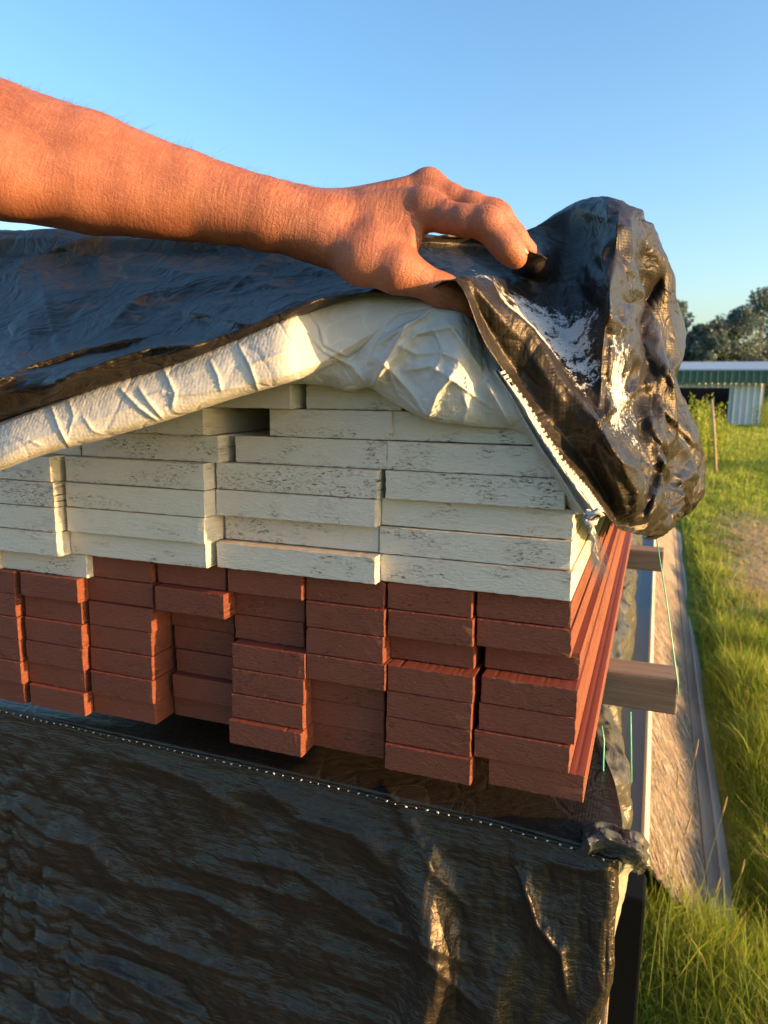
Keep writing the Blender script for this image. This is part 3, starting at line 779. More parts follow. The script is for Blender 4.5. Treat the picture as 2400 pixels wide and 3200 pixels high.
    while s < dd[-1] - .003:
        p = np.array([np.interp(s, dd, vis[:, k]) for k in range(3)])
        if first is None:
            sv = np.array([(-.0011, 0, -.0007), (.0011, 0, -.0007), (.0011, 0, .0007), (-.0011, 0, .0007), (-.0007, -.0009, -.0003), (.0007, -.0009, -.0003), (.0007, -.0009, .0004), (-.0007, -.0009, .0004)])
            first = bpy.data.meshes.new('stitch'); first.from_pydata(sv.tolist(), [], [(4, 5, 6, 7), (0, 1, 5, 4), (1, 2, 6, 5), (2, 3, 7, 6), (3, 0, 4, 7)]); first.materials.append(M_STITCH)
        o = bpy.data.objects.new('stitch', first); link(o, t)
        o.location = Vector(p + np.array([0, -.0017, 0])) - t.location
        o.rotation_euler = (rs.uniform(-.4, .4), rs.uniform(-.7, .7), rs.uniform(-.2, .2)); k = rs.uniform(.5, 1.0); o.scale = (k, k, k)
        s += rs.uniform(.0075, .0105)
    # puckered pouch at the corner
    cx = [(1245, 1828), (1262, 1800), (1290, 1792), (1320, 1800), (1350, 1808), (1375, 1818), (1390, 1838)]
    rows = []
    for k, (dv, y, sh) in enumerate(((4, .60, 0), (-12, .56, 4), (2, .535, 8), (24, .515, 8), (44, .525, 0), (50, .56, -10))):
        rows.append([atY(u + sh, v + dv * (1 if i > 0 else .2), y - .004 * math.sin(i * 1.7)) for i, (u, v) in enumerate(cx)])
    T = cr(np.array(rows), 60, 34); X = buckle(cr(np.array(rows), 30, 18), .12, .10, 50, .03, .002, 15, 2, smooth_noise=1)
    X = up2(X, 90, 150); X = creases_uv(X, [([(1262, 1800), (1275, 1830), (1268, 1850)], 8, .6, .010), ([(1290, 1795), (1330, 1822), (1385, 1838)], 9, .5, .008), ([(1285, 1850), (1330, 1846), (1380, 1862)], 8, .6, .008)])
    sheet('corner_pouch', X, M_SIDE, t, flip=True)
    # loose flap hanging off the corner with its pale underside
    fl = [[(1345, 1868), (1375, 1865), (1405, 1870)], [(1335, 1890), (1350, 1886), (1362, 1880)], [(1322, 1935), (1336, 1935), (1350, 1930)],
          [(1302, 2010), (1318, 2010), (1332, 2000)], [(1286, 2100), (1300, 2100), (1312, 2085)], [(1270, 2200), (1284, 2200), (1298, 2190)], [(1262, 2300), (1276, 2300), (1290, 2300)]]
    T = cr(np.array([[atY(u, v, .555 + .02 * j + .004 * i) for j, (u, v) in enumerate(r_)] for i, r_ in enumerate(fl)]), 24, 90)
    X = buckle(T, .008, .008, 20, .03, .0004, 16, 2)
    sheet('loose_flap', X, M_PALE, t, flip=True)
    return t
lower_tarp()

def side_tarp():
    t = empty('side_tarpaulin', (.0, .9, 1.0))
    tag(t, 'crumpled grey-green tarpaulin hanging beside the red boards below the bearers', 'tarpaulin')
    ys = [.56, .62, .70, .80, .95, 1.15, 1.4, 1.8, 2.4, 3.4]
    rows = []
    for z, dx in ((1.100, -.06), (1.098, -.02), (1.085, .012), (1.05, .022), (1.0, .020), (.93, .012), (.85, .0), (.7, -.01)):
        rows.append([(-.046 + dx + .018 * math.exp(-((y - .70) / .13) ** 2) + .006 * math.sin(i * 2.1 + z * 9), y, z) for i, y in enumerate(ys)])
    T = cr(np.array(rows), 70, 34)
    X = buckle(T, .05, .06, 60, .03, .003, 25, 3, pin=edge_pin(34, 70, (0,), (), .3))
    X = up2(X, 120, 260); X = buckle(X.copy(), .02, .02, 20, .03, .0006, 26, 2)
    sheet('tarp_sheet', X, M_SIDE, t)
side_tarp()

# ================================================================== THINGS RIGHT OF THE STACK
def long_prism(name, sect, y0, y1, m, parent):
    """sect: list of (x, z) round the section, extruded from y0 to y1"""
    n_ = len(sect); ny = 2
    V = [(x, y, z) for y in (y0, y1) for x, z in sect]
    Fc = [(i, (i + 1) % n_, n_ + (i + 1) % n_, n_ + i)[::-1] for i in range(n_)] + [tuple(range(n_)), tuple(range(n_, 2 * n_))[::-1]]
    me = bpy.data.meshes.new(name); c = np.array([sect[0][0], y0, sect[0][1]])
    me.from_pydata([tuple(np.array(v) - c) for v in V], [], Fc)
    bm = bmesh.new(); bm.from_mesh(me); bmesh.ops.recalc_face_normals(bm, faces=bm.faces)
    bmesh.ops.bevel(bm, geom=[e for e in bm.edges], offset=.0012, segments=1, affect='EDGES'); bm.to_mesh(me); bm.free()
    me.materials.append(m); o = bpy.data.objects.new(name, me); link(o, parent)
    o.location = Vector(c) - parent.location; return o
def leaning_panel():
    t = empty('leaning_panel', (.17, 1.85, 0))
    tag(t, 'long strand-board panel with grey frame leaning on the grass beside the stack', 'panel')
    a = np.array([.040, .235]); b = np.array([.300, -.03]); d = (b - a) / np.linalg.norm(b - a); nrm = np.array([-d[1], d[0]])
    Ln = np.linalg.norm(b - a)
    def strip(name, s0, s1, n0, n1, m, y0=1.85, y1=8.0):
        q = [a + d * s0 + nrm * n0, a + d * s1 + nrm * n0, a + d * s1 + nrm * n1, a + d * s0 + nrm * n1]
        return long_prism(name, [tuple(v) for v in q], y0, y1, m, t)
    strip('top_edge_strip', 0, .020, -.02, .006, M_EDGE)
    sh = strip('strand_board', .022, Ln * .70, -.012, 0, M_OSB, 1.86)
    strip('frame_rail', Ln * .70 + .002, Ln * .88, -.02, .004, M_FRAME)
    strip('lower_edge_strip', Ln * .88 + .002, Ln, -.02, .010, M_EDGE)
    # proud strands on the board surface near the camera
    r = np.random.default_rng(31); n_ = 1500
    s = r.uniform(.025, Ln * .69, n_); yy = 1.87 + (r.random(n_) ** 1.6) * 3.5; an = r.normal(-.55, .22, n_); ln = r.uniform(.025, .085, n_); wd = r.uniform(.0015, .005, n_)
    hgt = r.uniform(.0006, .003, n_)
    ds, dy = np.sin(an), np.cos(an)
    V = []
    for sg1, sg2 in ((-1, -1), (1, -1), (1, 1), (-1, 1)):
        ss = s + sg1 * ln * ds * .5 + sg2 * wd * dy * .5; y_ = yy + sg1 * ln * dy * .5 - sg2 * wd * ds * .5
        ss = np.clip(ss, .024, Ln * .695); hh_ = hgt * (1 + sg1 * .4)
        V.append(np.stack([a[0] + d[0] * ss + nrm[0] * hh_, y_, a[1] + d[1] * ss + nrm[1] * hh_], -1))
    V = np.stack(V, 1).reshape(-1, 3); o = mesh_np('wood_strands', V, np.arange(n_ * 4).reshape(-1, 4), M_OSB, t, False); o['kind'] = 'stuff'
leaning_panel()
def dark_things():
    t = empty('coated_board', (0, 1.9, 0))
    tag(t, 'dark blue-grey coated board lying between the stack and the strand-board panel', 'board')
    long_prism('board_face', [(-.07, .225), (.036, .232), (.036, .214), (-.07, .207)], 1.2, 8, M_DARKB, t)
    long_prism('board_foot', [(-.06, 0), (.02, 0), (.02, .205), (-.06, .205)], 1.3, 7.9, M_DARKB, t)
    x0, x1 = solveX(1312, .98, .8), solveX(1380, .98, .6)
    o = box('black_panel', (x0, .98, 0), (x1, 1.04, atY(1350, 1935, .98)[2]), M_BLK, None, .004)
    tag(o, 'black coated panel standing upright in the shade under the tarp corner', 'panel')
    x0, x1 = solveX(1284, .80, .8), solveX(1322, .80, .8)
    o = box('wooden_post', (x0, .80, 0), (x1, .84, .90), M_FRAME, None, .003)
    tag(o, 'grey wooden post half hidden by the hanging tarp corner', 'post')
    o = box('wrapped_pack', (-.9, .60, .0), (-.055, 4.2, 1.094), plain('pack_side', (.16, .14, .12), .9), None, .004)
    tag(o, 'lower timber pack hidden inside the black wrapped tarpaulin', 'timber pack')
dark_things()
# green strings
def string(pts, r_, label):
    o = tube('green_string', pts, r_, M_STRING, None, 5); tag(o, label, 'string', 'green strings beside the stack')
string([atY(1412, 1125, .86), atY(1440, 1300, .83), atY(1464, 1475, .80), atY(1465, 1500, .798)], .0007, 'thin green string from the tarp bulge down to the bearer end')
string([atY(1300, 1568, .66), atY(1305, 1600, .655), atY(1303, 1650, .65), atY(1302, 1740, .65), atY(1299, 1790, .65)], .0008, 'green band beside the bottom corner of the red boards')
string([atY(1362, 1538, .93), atY(1363, 1600, .93), atY(1364, 1690, .93)], .0010, 'green string below the nearer bearer')
string([atY(1357, 1330, 1.3), atY(1355, 1400, 1.3), atY(1354, 1450, 1.3)], .0022, 'green string between the two bearers')
string([atY(1273, 2050, .56), atY(1271, 2075, .56), atY(1269, 2105, .56)], .0007, 'short green string on the hanging lower tarp edge')

def stalks():
    rs = random.Random(19); m_ = plain('grass_stalk', (.20, .28, .07), .6); mh = plain('seed_head', (.34, .27, .13), .8)
    spec = [(1440, 2060, 1500, 1640, 1.45), (1400, 2150, 1480, 1800, 1.35), (1470, 2190, 1560, 1760, 1.5), (1430, 2180, 1460, 1860, 1.4), (1520, 2120, 1659, 1780, 1.7), (1560, 2150, 1600, 1890, 1.6), (1450, 2000, 1462, 1700, 1.6), (1500, 2170, 1545, 1930, 1.45)]
    lb = ['tallest grass stalk crossing the strand-board panel', 'grass stalk bending right in front of the panel end', 'long grass stalk reaching over the panel frame rail', 'short stalk near the black panel', 'stalk leaning far to the right photo edge', 'seeding stalk beside the panel corner', 'upright stalk before the panel top edge', 'thin stalk in the grass before the panel end']
    for (u0, v0, u1, v1, y), l_ in zip(spec, lb):
        b = atY(u0, v0, y); b[2] = max(b[2], -.02); e_ = atY(u1, v1, y - .05); mid = (b * .55 + e_ * .45) + np.array([-.01, 0, .03])
        t = empty('grass_stalk', tuple(b)); tag(t, l_, 'grass stalk', 'seeding grass stalks before the panel')
        tube('stem', [b, mid, (mid + e_) / 2 + np.array([0, 0, .008]), e_], .0007, m_, t, 5, [1, .8, .6, .4])
        d = _nz(e_ - mid); tube('seed_head', [e_ - d * .004, e_ + d * .012, e_ + d * .03, e_ + d * .045], .0018, mh, t, 6, [.3, 1, .9, .2])
stalks()
# ================================================================== UPPER TARP
def upper_tarp():
    t = empty('upper_tarpaulin', (-.3, .6, 1.45))
    tag(t, 'black tarpaulin with white underside lifted by the hand off the painted boards', 'tarpaulin')
    sil = [(-110, 503, .66), (70, 493, .66), (250, 503, .66), (440, 502, .65), (620, 500, .64), (780, 500, .645), (905, 508, .66), (1005, 512, .68),
           (1128, 503, .78), (1195, 465, .79), (1268, 437, .765), (1342, 455, .71), (1415, 522, .82)]
    low = [  # hem, inner, ridge, behind
     [(-110, 960, .485), (-110, 905, .46), (-110, 850, .465), (-110, 800, .52)],
     [(60, 895, .485), (60, 868, .46), (60, 815, .465), (60, 775, .52)],
     [(250, 828, .485), (250, 816, .462), (250, 775, .467), (250, 735, .52)],
     [(440, 768, .485), (440, 758, .465), (440, 730, .470), (440, 700, .52)],
     [(620, 693, .485), (620, 684, .47), (620, 668, .475), (620, 650, .52)],
     [(780, 640, .485), (780, 632, .475), (780, 622, .485), (780, 610, .52)],
     [(900, 640, .485), (905, 632, .48), (905, 625, .49), (905, 612, .53)],
     [(984, 607, .462), (990, 600, .475), (998, 596, .485), (1012, 592, .54)],
     [(1045, 740, .474), (1050, 690, .500), (1066, 652, .490), (1085, 640, .57)],
     [(1120, 850, .498), (1118, 790, .518), (1138, 712, .510), (1160, 700, .57)],
     [(1200, 980, .506), (1192, 890, .522), (1205, 820, .516), (1228, 800, .56)],
     [(1258, 1048, .516), (1255, 970, .536), (1278, 915, .522), (1295, 880, .556)],
     [(1302, 1105, .53), (1312, 1055, .548), (1335, 1000, .527), (1350, 955, .60)],
    ]
    low = [[(u, v, y - (.075 * (1 - min(u, 800) / 800) if u < 800 else 0)) for (u, v, y) in lw] for lw in low]
    cols = []
    for i, (s_, lw) in enumerate(zip(sil, low)):
        b = lw[3]
        mA = (b[0] * .6 + s_[0] * .4, b[1] * .6 + s_[1] * .4, b[2] * .6 + s_[2] * .4)
        mB = (b[0] * .2 + s_[0] * .8, b[1] * .25 + s_[1] * .75, b[2] * .2 + s_[2] * .8)
        dy_ = {7: .03, 8: .045, 9: .035, 10: .0, 11: -.04}.get(i, 0); mA = (mA[0], mA[1], mA[2] + dy_); mB = (mB[0], mB[1], mB[2] + dy_)
        back = (s_[0] + (0 if i < 10 else -30), s_[1] + 70, s_[2] + .25)
        back2 = (s_[0] + (0 if i < 10 else -60), s_[1] + 240, s_[2] + .40)
        cols.append([back2, back, s_, mB, mA, lw[3], lw[2], lw[1], lw[0]])
    cols.append([(1400, 800, 1.3), (1430, 695, 1.12), (1456, 690, .93), (1452, 790, .80), (1430, 920, .70), (1395, 1030, .62), (1372, 1085, .56), (1350, 1118, .555), (1335, 1140, .55)])
    cols.append([(1400, 860, 1.35), (1425, 790, 1.15), (1445, 800, .94), (1446, 865, .82), (1432, 970, .71), (1408, 1048, .64), (1385, 1100, .60), (1370, 1128, .58), (1356, 1149, .57)])
    cols.append([(1440, 950, 1.4), (1460, 905, 1.2), (1503, 952, .96), (1496, 1005, .87), (1484, 1040, .78), (1455, 1080, .70), (1430, 1120, .65), (1410, 1145, .63), (1400, 1157, .62)])
    cols.append([(1440, 1090, 1.45), (1450, 1085, 1.25), (1494, 1082, 1.0), (1486, 1098, .93), (1474, 1110, .86), (1463, 1122, .80), (1448, 1136, .75), (1432, 1150, .72), (1418, 1158, .70)])
    cols.append([(1400, 1130, 1.5), (1400, 1140, 1.3), (1425, 1120, 1.1), (1420, 1130, 1.0), (1410, 1142, .95), (1405, 1150, .9), (1400, 1156, .82), (1395, 1160, .78), (1390, 1162, .72)])
    ctrl = np.array([[atY(*p) for p in c] for c in cols]).transpose(1, 0, 2)
    nu, nv = 76, 48
    T = cr(ctrl, nu * 2, nv * 2)
    # even out columns by mean arc length
    def even(T, axis, n_):
        if axis == 1: T = T.transpose(1, 0, 2)
        d = np.linalg.norm(np.diff(T, axis=0), axis=2).mean(1); s = np.concatenate([[0], np.cumsum(d)]); q = np.linspace(0, s[-1], n_)
        ii = np.interp(q, s, np.arange(len(s))); i0 = np.minimum(ii.astype(int), len(s) - 2); f = (ii - i0)[:, None, None]
        T = T[i0] * (1 - f) + T[i0 + 1] * f
        return T.transpose(1, 0, 2) if axis == 1 else T
    T = even(even(T, 0, nv), 1, nu)
    # image column as the measure of how crumpled the cloth is
    C_ = (T - EYE) @ R; U = 829.5 + 1566 * C_[..., 0] / C_[..., 2]; Vv = 1106 - 1566 * C_[..., 1] / C_[..., 2]
    right = np.clip((U - 1230) / 120, 0, 1); left = 1 - np.clip((U + 0) / 900, 0, 1)
    iu = .004 + .040 * right + .003 * left; iv = .002 + .032 * right + .002 * left
    pin = np.zeros((nv, nu)); pin[-1:] = .5
    X = buckle(T, iu * 1.4, iv * 1.4, 80, .006, .003, 41, 3, pin=pin, smooth_noise=2)
    X = up2(X, 260, 440); right = up2(right, 260, 440)
    # sharp straight folds of the stiff woven cloth
    rf = np.random.default_rng(88); hsum = 0; W_ = X + .012 * np.stack([np.sin(X[..., 1] * 23 + 1), np.sin(X[..., 2] * 19), np.sin(X[..., 0] * 21 + 2)], -1)
    for wl, am_ in ((.11, .012), (.085, .009), (.06, .006), (.047, .005), (.033, .003), (.024, .002)):
        dv_ = rf.normal(size=3); dv_ /= np.linalg.norm(dv_); q = (W_ @ dv_) / wl + rf.random(); sk = rf.uniform(.25, .75); fr = q - np.floor(q)
        hsum = hsum + am_ * (np.where(fr < sk, fr / sk, (1 - fr) / (1 - sk)) - .5)
    hsum = np.where(right > 0, hsum * right, 0) + .35 * hsum * (1 - right) * (np.arange(260)[:, None] < 215)
    hsum[-22:] *= np.linspace(1, 0, 22)[:, None]
    X = X + normals(X) * hsum[..., None] * .30
    pin = np.zeros((260, 440)); pin[-2:] = .5
    X = buckle(X.copy(), .003 + .012 * right, .003 + .012 * right, 24, .03, .0003, 42, 3, pin=pin, smooth_noise=2)
    X = creases_uv(X, [
        ([(-40, 838), (50, 797), (167, 760), (320, 728)], 20, .45, .026), ([(100, 840), (154, 812), (267, 772), (330, 752), (430, 748)], 13, .5, .020), ([(395, 676), (450, 684), (529, 703)], 14, .5, .013),
        ([(0, 600), (80, 551), (130, 535), (225, 507)], 40, .5, .014), ([(125, 537), (250, 566), (470, 599), (525, 595), (667, 653)], 30, 1.6, .016), ([(450, 668), (521, 607), (590, 548)], 26, .7, .008),
        ([(80, 553), (92, 620), (108, 690), (133, 765)], 12, .6, .005), ([(240, 700), (300, 640), (420, 610)], 34, .7, .012), ([(560, 560), (640, 570), (720, 600)], 26, .6, .006),
        ([(1247, 440), (1348, 489), (1296, 549), (1322, 642), (1374, 720), (1397, 770), (1412, 822)], 26, .8, .020), ([(1296, 553), (1228, 592), (1235, 680), (1270, 760)], 14, 1.5, .006),
        ([(1431, 600), (1397, 650), (1380, 699), (1390, 755), (1418, 832)], 11, 1.0, -.020), ([(1360, 480), (1366, 560), (1420, 600)], 20, 1, .009), ([(1380, 510), (1425, 560), (1440, 640)], 16, 1, .009),
        ([(1290, 915), (1330, 880), (1374, 841), (1418, 824)], 18, .35, .016), ([(1318, 640), (1322, 740), (1316, 811), (1334, 890)], 16, .7, .010), ([(1300, 940), (1345, 1002), (1390, 1016)], 14, .5, .012),
        ([(1434, 785), (1468, 849), (1500, 905), (1514, 975)], 20, .8, .014), ([(1425, 880), (1470, 925), (1505, 965)], 15, .5, .012), ([(1400, 905), (1440, 980), (1420, 1060), (1400, 1120)], 20, .6, .014),
        ([(1340, 1010), (1375, 1060), (1368, 1130)], 14, .6, .010), ([(1440, 1000), (1470, 1030), (1480, 1080)], 16, .6, .010), ([(1150, 640), (1205, 720), (1262, 830)], 26, .7, .006)])
    # the sheet is drawn to a point where the finger tips pinch it
    C_ = (X - EYE) @ R; U = 829.5 + 1566 * C_[..., 0] / C_[..., 2]; Vv = 1106 - 1566 * C_[..., 1] / C_[..., 2]
    dd_ = np.sqrt((U - 1152) ** 2 + (Vv - 562) ** 2); gg = np.exp(-dd_ / 38.0) * (C_[..., 2] < .9)
    tgt = .505 / np.maximum(C_[..., 2], .3)
    X = EYE + (X - EYE) * (1 + (tgt - 1) * gg)[..., None]
    sheet('black_sheet', X, M_BLACK, t)
    hem = X[-1]; Ch = (hem - EYE) @ R; uh = 829.5 + 1566 * Ch[:, 0] / Ch[:, 2]
    # ---- silver folded hem on the left
    up_ = [(-90, 955), (0, 916), (104, 877), (208, 838), (354, 795), (500, 737), (617, 690), (691, 657), (798, 627), (865, 626), (940, 648)]
    lo_ = [1050, 1015, 977, 950, 908, 860, 826, 800, 748, 706, 670]
    rows = []
    for fr, y in ((-.04, .488), (-.005, .473), (.12, .467), (.4, .462), (.65, .460), (.88, .461), (.985, .468), (1.0, .478), (.90, .490)):
        rows.append([atY(u, v + (l - v) * fr, y + (.002 - .075 * (1 - max(u, 0) / 800) if i < 7 else .012 * (i - 6) if i < 9 else .030)) for i, ((u, v), l) in enumerate(zip(up_, lo_))])
    T = cr(np.array(rows), 200, 50)
    X2 = buckle(T, .006, .008, 40, .06, .0004, 43, 6)
    X2 = up2(X2, 150, 640); X2 = buckle(X2.copy(), .006, .006, 16, .05, .00015, 44, 3, smooth_noise=1)
    X2 = creases_uv(X2, [([(112, 880), (128, 925), (150, 968)], 4, .6, 0.0019), ([(150, 865), (160, 900), (148, 940)], 5, .6, 0.0011), ([(262, 842), (300, 880), (345, 912)], 4, .6, 0.0022), ([(300, 838), (322, 870), (352, 905)], 4, .6, 0.0022),
        ([(318, 855), (350, 848), (372, 850)], 4, 1, 0.0017), ([(355, 800), (378, 850), (372, 880)], 4, .6, 0.0022), ([(372, 855), (420, 850), (520, 835)], 5, .6, 0.0017), ([(455, 780), (470, 810), (478, 845)], 3, .6, 0.0017),
        ([(515, 745), (540, 790), (560, 850)], 4, .6, 0.0019), ([(540, 790), (570, 778), (620, 760)], 7, .6, 0.0017), ([(380, 815), (440, 800), (500, 790)], 10, .6, 0.0011), ([(660, 668), (690, 705), (700, 745), (760, 775)], 4, .7, 0.0022), ([(640, 690), (700, 760), (740, 780)], 4, .6, 0.0017),
        ([(590, 820), (680, 790), (760, 745), (850, 690)], 10, .5, 0.0022), ([(0, 990), (80, 950), (200, 910), (330, 870)], 9, .6, 0.0014), ([(20, 960), (60, 950), (90, 962)], 4, .6, 0.0011), ([(180, 900), (200, 930), (230, 940)], 4, .6, 0.0011)])
    sheet('folded_hem', X2, M_SILVER, t)
    # ---- white underside hanging over the top boards
    tp = [(560, 790), (640, 770), (700, 740), (765, 705), (820, 682), (880, 668), (935, 660), (990, 668), (1022, 700), (1045, 745), (1085, 800), (1130, 860)]
    bt = [(600, 828), (655, 827), (705, 831), (755, 842), (800, 836), (850, 868), (925, 903), (990, 914), (1050, 920), (1110, 925), (1160, 955), (1195, 1000)]
    rows = []
    for fr, y in ((-.05, .50), (.05, .490), (.3, .486), (.6, .486), (.85, .490), (1.0, .499), (.96, .508), (.8, .512)):
        rows.append([atY(a[0] + (b[0] - a[0]) * fr, a[1] + (b[1] - a[1]) * fr, y + (.016 * min(1, max(0, i - 7) / 2) if y < .5 else .006) + (.003 * math.sin(i * 2.3 + fr * 3)) * (.2 < fr)) for i, (a, b) in enumerate(zip(tp, bt))])
    T = cr(np.array(rows), 150, 80)
    X3 = buckle(cr(np.array(rows), 64, 34), .018, .02, 60, .05, .0014, 47, 3, smooth_noise=1)
    X3 = up2(X3, 230, 400); X3 = buckle(X3.copy(), .010, .010, 20, .05, .0002, 48, 2, smooth_noise=1)
    X3 = creases_uv(X3, [([(935, 664), (905, 688), (877, 703), (820, 740)], 9, .5, .007), ([(877, 703), (845, 760), (806, 832)], 9, .5, .008), ([(806, 832), (830, 795), (900, 720), (1000, 700)], 14, .6, .005),
        ([(925, 903), (945, 850), (985, 800)], 14, .6, .008), ([(925, 903), (890, 850), (845, 800), (815, 775)], 10, .6, .006), ([(1050, 825), (1075, 870), (1100, 915)], 9, .5, .009), ([(930, 700), (960, 760), (930, 820)], 7, 1, .003),
        ([(860, 745), (900, 765), (950, 760), (1000, 780)], 6, 1, .003), ([(880, 800), (930, 790), (990, 830), (1060, 880)], 8, .8, .004), ([(960, 690), (1000, 740), (1040, 800)], 8, .8, .004), ([(700, 760), (760, 790), (790, 830)], 8, .6, .005),
        ([(840, 800), (860, 850), (905, 890)], 5, 1, .0025), ([(1000, 850), (1010, 880), (1000, 912)], 6, 1, .003)])
    sheet('underside_flap', X3, M_FLAP, t)
    # ---- pale strip below the lifted edge, gathered to the knot
    le = [(1060, 800), (1095, 860), (1130, 925), (1165, 985), (1208, 1058), (1240, 1112)]
    ri = [(1085, 800), (1135, 868), (1182, 945), (1228, 1012), (1268, 1056), (1302, 1105)]
    rows = []
    for fr, y in ((-.04, .514), (.03, .507), (.3, .492), (.5, .498), (.7, .490), (.98, .500), (1.04, .510)):
        rows.append([atY(a[0] + (b[0] - a[0]) * fr, a[1] + (b[1] - a[1]) * fr, y + .003 * i) for i, (a, b) in enumerate(zip(le, ri))])
    T = cr(np.array(rows), 110, 36); X4 = buckle(T, .02, .06, 40, .03, .0006, 49, 2)
    X4 = up2(X4, 72, 220)
    X4 = creases_uv(X4, [([(1110, 850), (1175, 955), (1235, 1045), (1285, 1105)], 5, .5, .005), ([(1150, 950), (1200, 1010), (1250, 1100)], 5, .6, .004), ([(1200, 985), (1215, 1040)], 4, 1, .002), ([(1230, 1050), (1265, 1080)], 4, 1, .002)])
    sheet('pale_hem_strip', X4, M_SILVER, t)
    # small teeth of the woven edge
    rs = random.Random(9); tv, tf = [], []
    for seg, (pa, pb) in enumerate(zip(ri[:-1], ri[1:])):
        for k in range(7):
            f_ = (k + rs.random() * .5) / 7; u = pa[0] + (pb[0] - pa[0]) * f_; v = pa[1] + (pb[1] - pa[1]) * f_
            p = atY(u - 6, v + 1, .484 + .004 * seg); q = atY(u + 4, v - 3, .486 + .004 * seg); r_ = atY(u + 6, v + 4, .486 + .004 * seg); s_ = atY(u - 4, v + 7, .484 + .004 * seg)
            b_ = len(tv); tv += [tuple(p), tuple(q), tuple(r_), tuple(s_)]; tf.append((b_, b_ + 1, b_ + 2, b_ + 3))
    o = mesh_np('edge_teeth', np.array(tv), tf, M_SILVER, t, False); o['kind'] = 'stuff'
    # upright loose threads by the hem near the hand
    for (u, v) in ((632, 672), (647, 668), (663, 664)):
        p = atY(u, v, .478); o = mesh_np('loose_thread', np.array([p, p + (.0022, 0, .0006), p + (.0018, 0, .0035), p + (0, 0, .003)]), [(0, 1, 2, 3)], M_SILVER, t, False)
    # knot and frayed cord
    kn = [(1272, 1105), (1262, 1118), (1270, 1132), (1285, 1128), (1300, 1112), (1290, 1104), (1276, 1112), (1268, 1126), (1276, 1138)]
    tube('hem_knot', [atY(u, v, .49 + .004 * math.sin(i * 2)) for i, (u, v) in enumerate(kn)], .0022, M_SILVER, t, 7)
    co = [(1276, 1132), (1283, 1150), (1280, 1165), (1288, 1185), (1286, 1205)]
    tube('frayed_cord', [atY(u, v, .492) for u, v in co], .0014, M_CORD, t, 6, [1, 1, .9, .8, .6])
    co = [(1280, 1135), (1276, 1150), (1286, 1168), (1280, 1188), (1292, 1210)]
    tube('frayed_cord', [atY(u, v, .490) for u, v in co], .0012, M_CORD, t, 6, [1, 1, .9, .8, .6])
    V, Fc = [], []
    rs = np.random.default_rng(5)
    for k in range(110):
        u0, v0 = 1284 + rs.normal(0, 2.5), rs.uniform(1150, 1205); ln = rs.uniform(30, 85); dr = rs.normal(.18, .16)
        c1, c2 = rs.normal(0, 7), rs.normal(0, 7); y_ = .49 + rs.normal(0, .003); pts = []
        for s in np.linspace(0, 1, 7):
            u = u0 + dr * ln * s + c1 * math.sin(s * 3.1) + c2 * math.sin(s * 6.2) * .5; pts.append(atY(u, v0 + ln * s, y_))
        for i, p in enumerate(pts):
            V += [p, p + np.array([.00022 * (1.2 - i / 7), 0, .00003])]
            if i: b_ = len(V) - 4; Fc.append((b_, b_ + 1, b_ + 3, b_ + 2))
    o = mesh_np('frayed_fibres', np.array(V), Fc, M_CORD, t, False); o['kind'] = 'stuff'
    # point of tarp pinched by the fingers
    a = [(1117, 534, .505), (1145, 543, .506), (1174, 553, .508)]; b = [(1122, 552, .508), (1148, 557, .508), (1177, 555, .509)]; c = [(1128, 575, .512), (1152, 572, .512), (1182, 558, .512)]
    T = cr(np.array([[atY(*p) for p in r_] for r_ in (a, b, c)]), 30, 24); sheet('pinched_corner', T, M_BLACK, t)
    return t
upper_tarp()
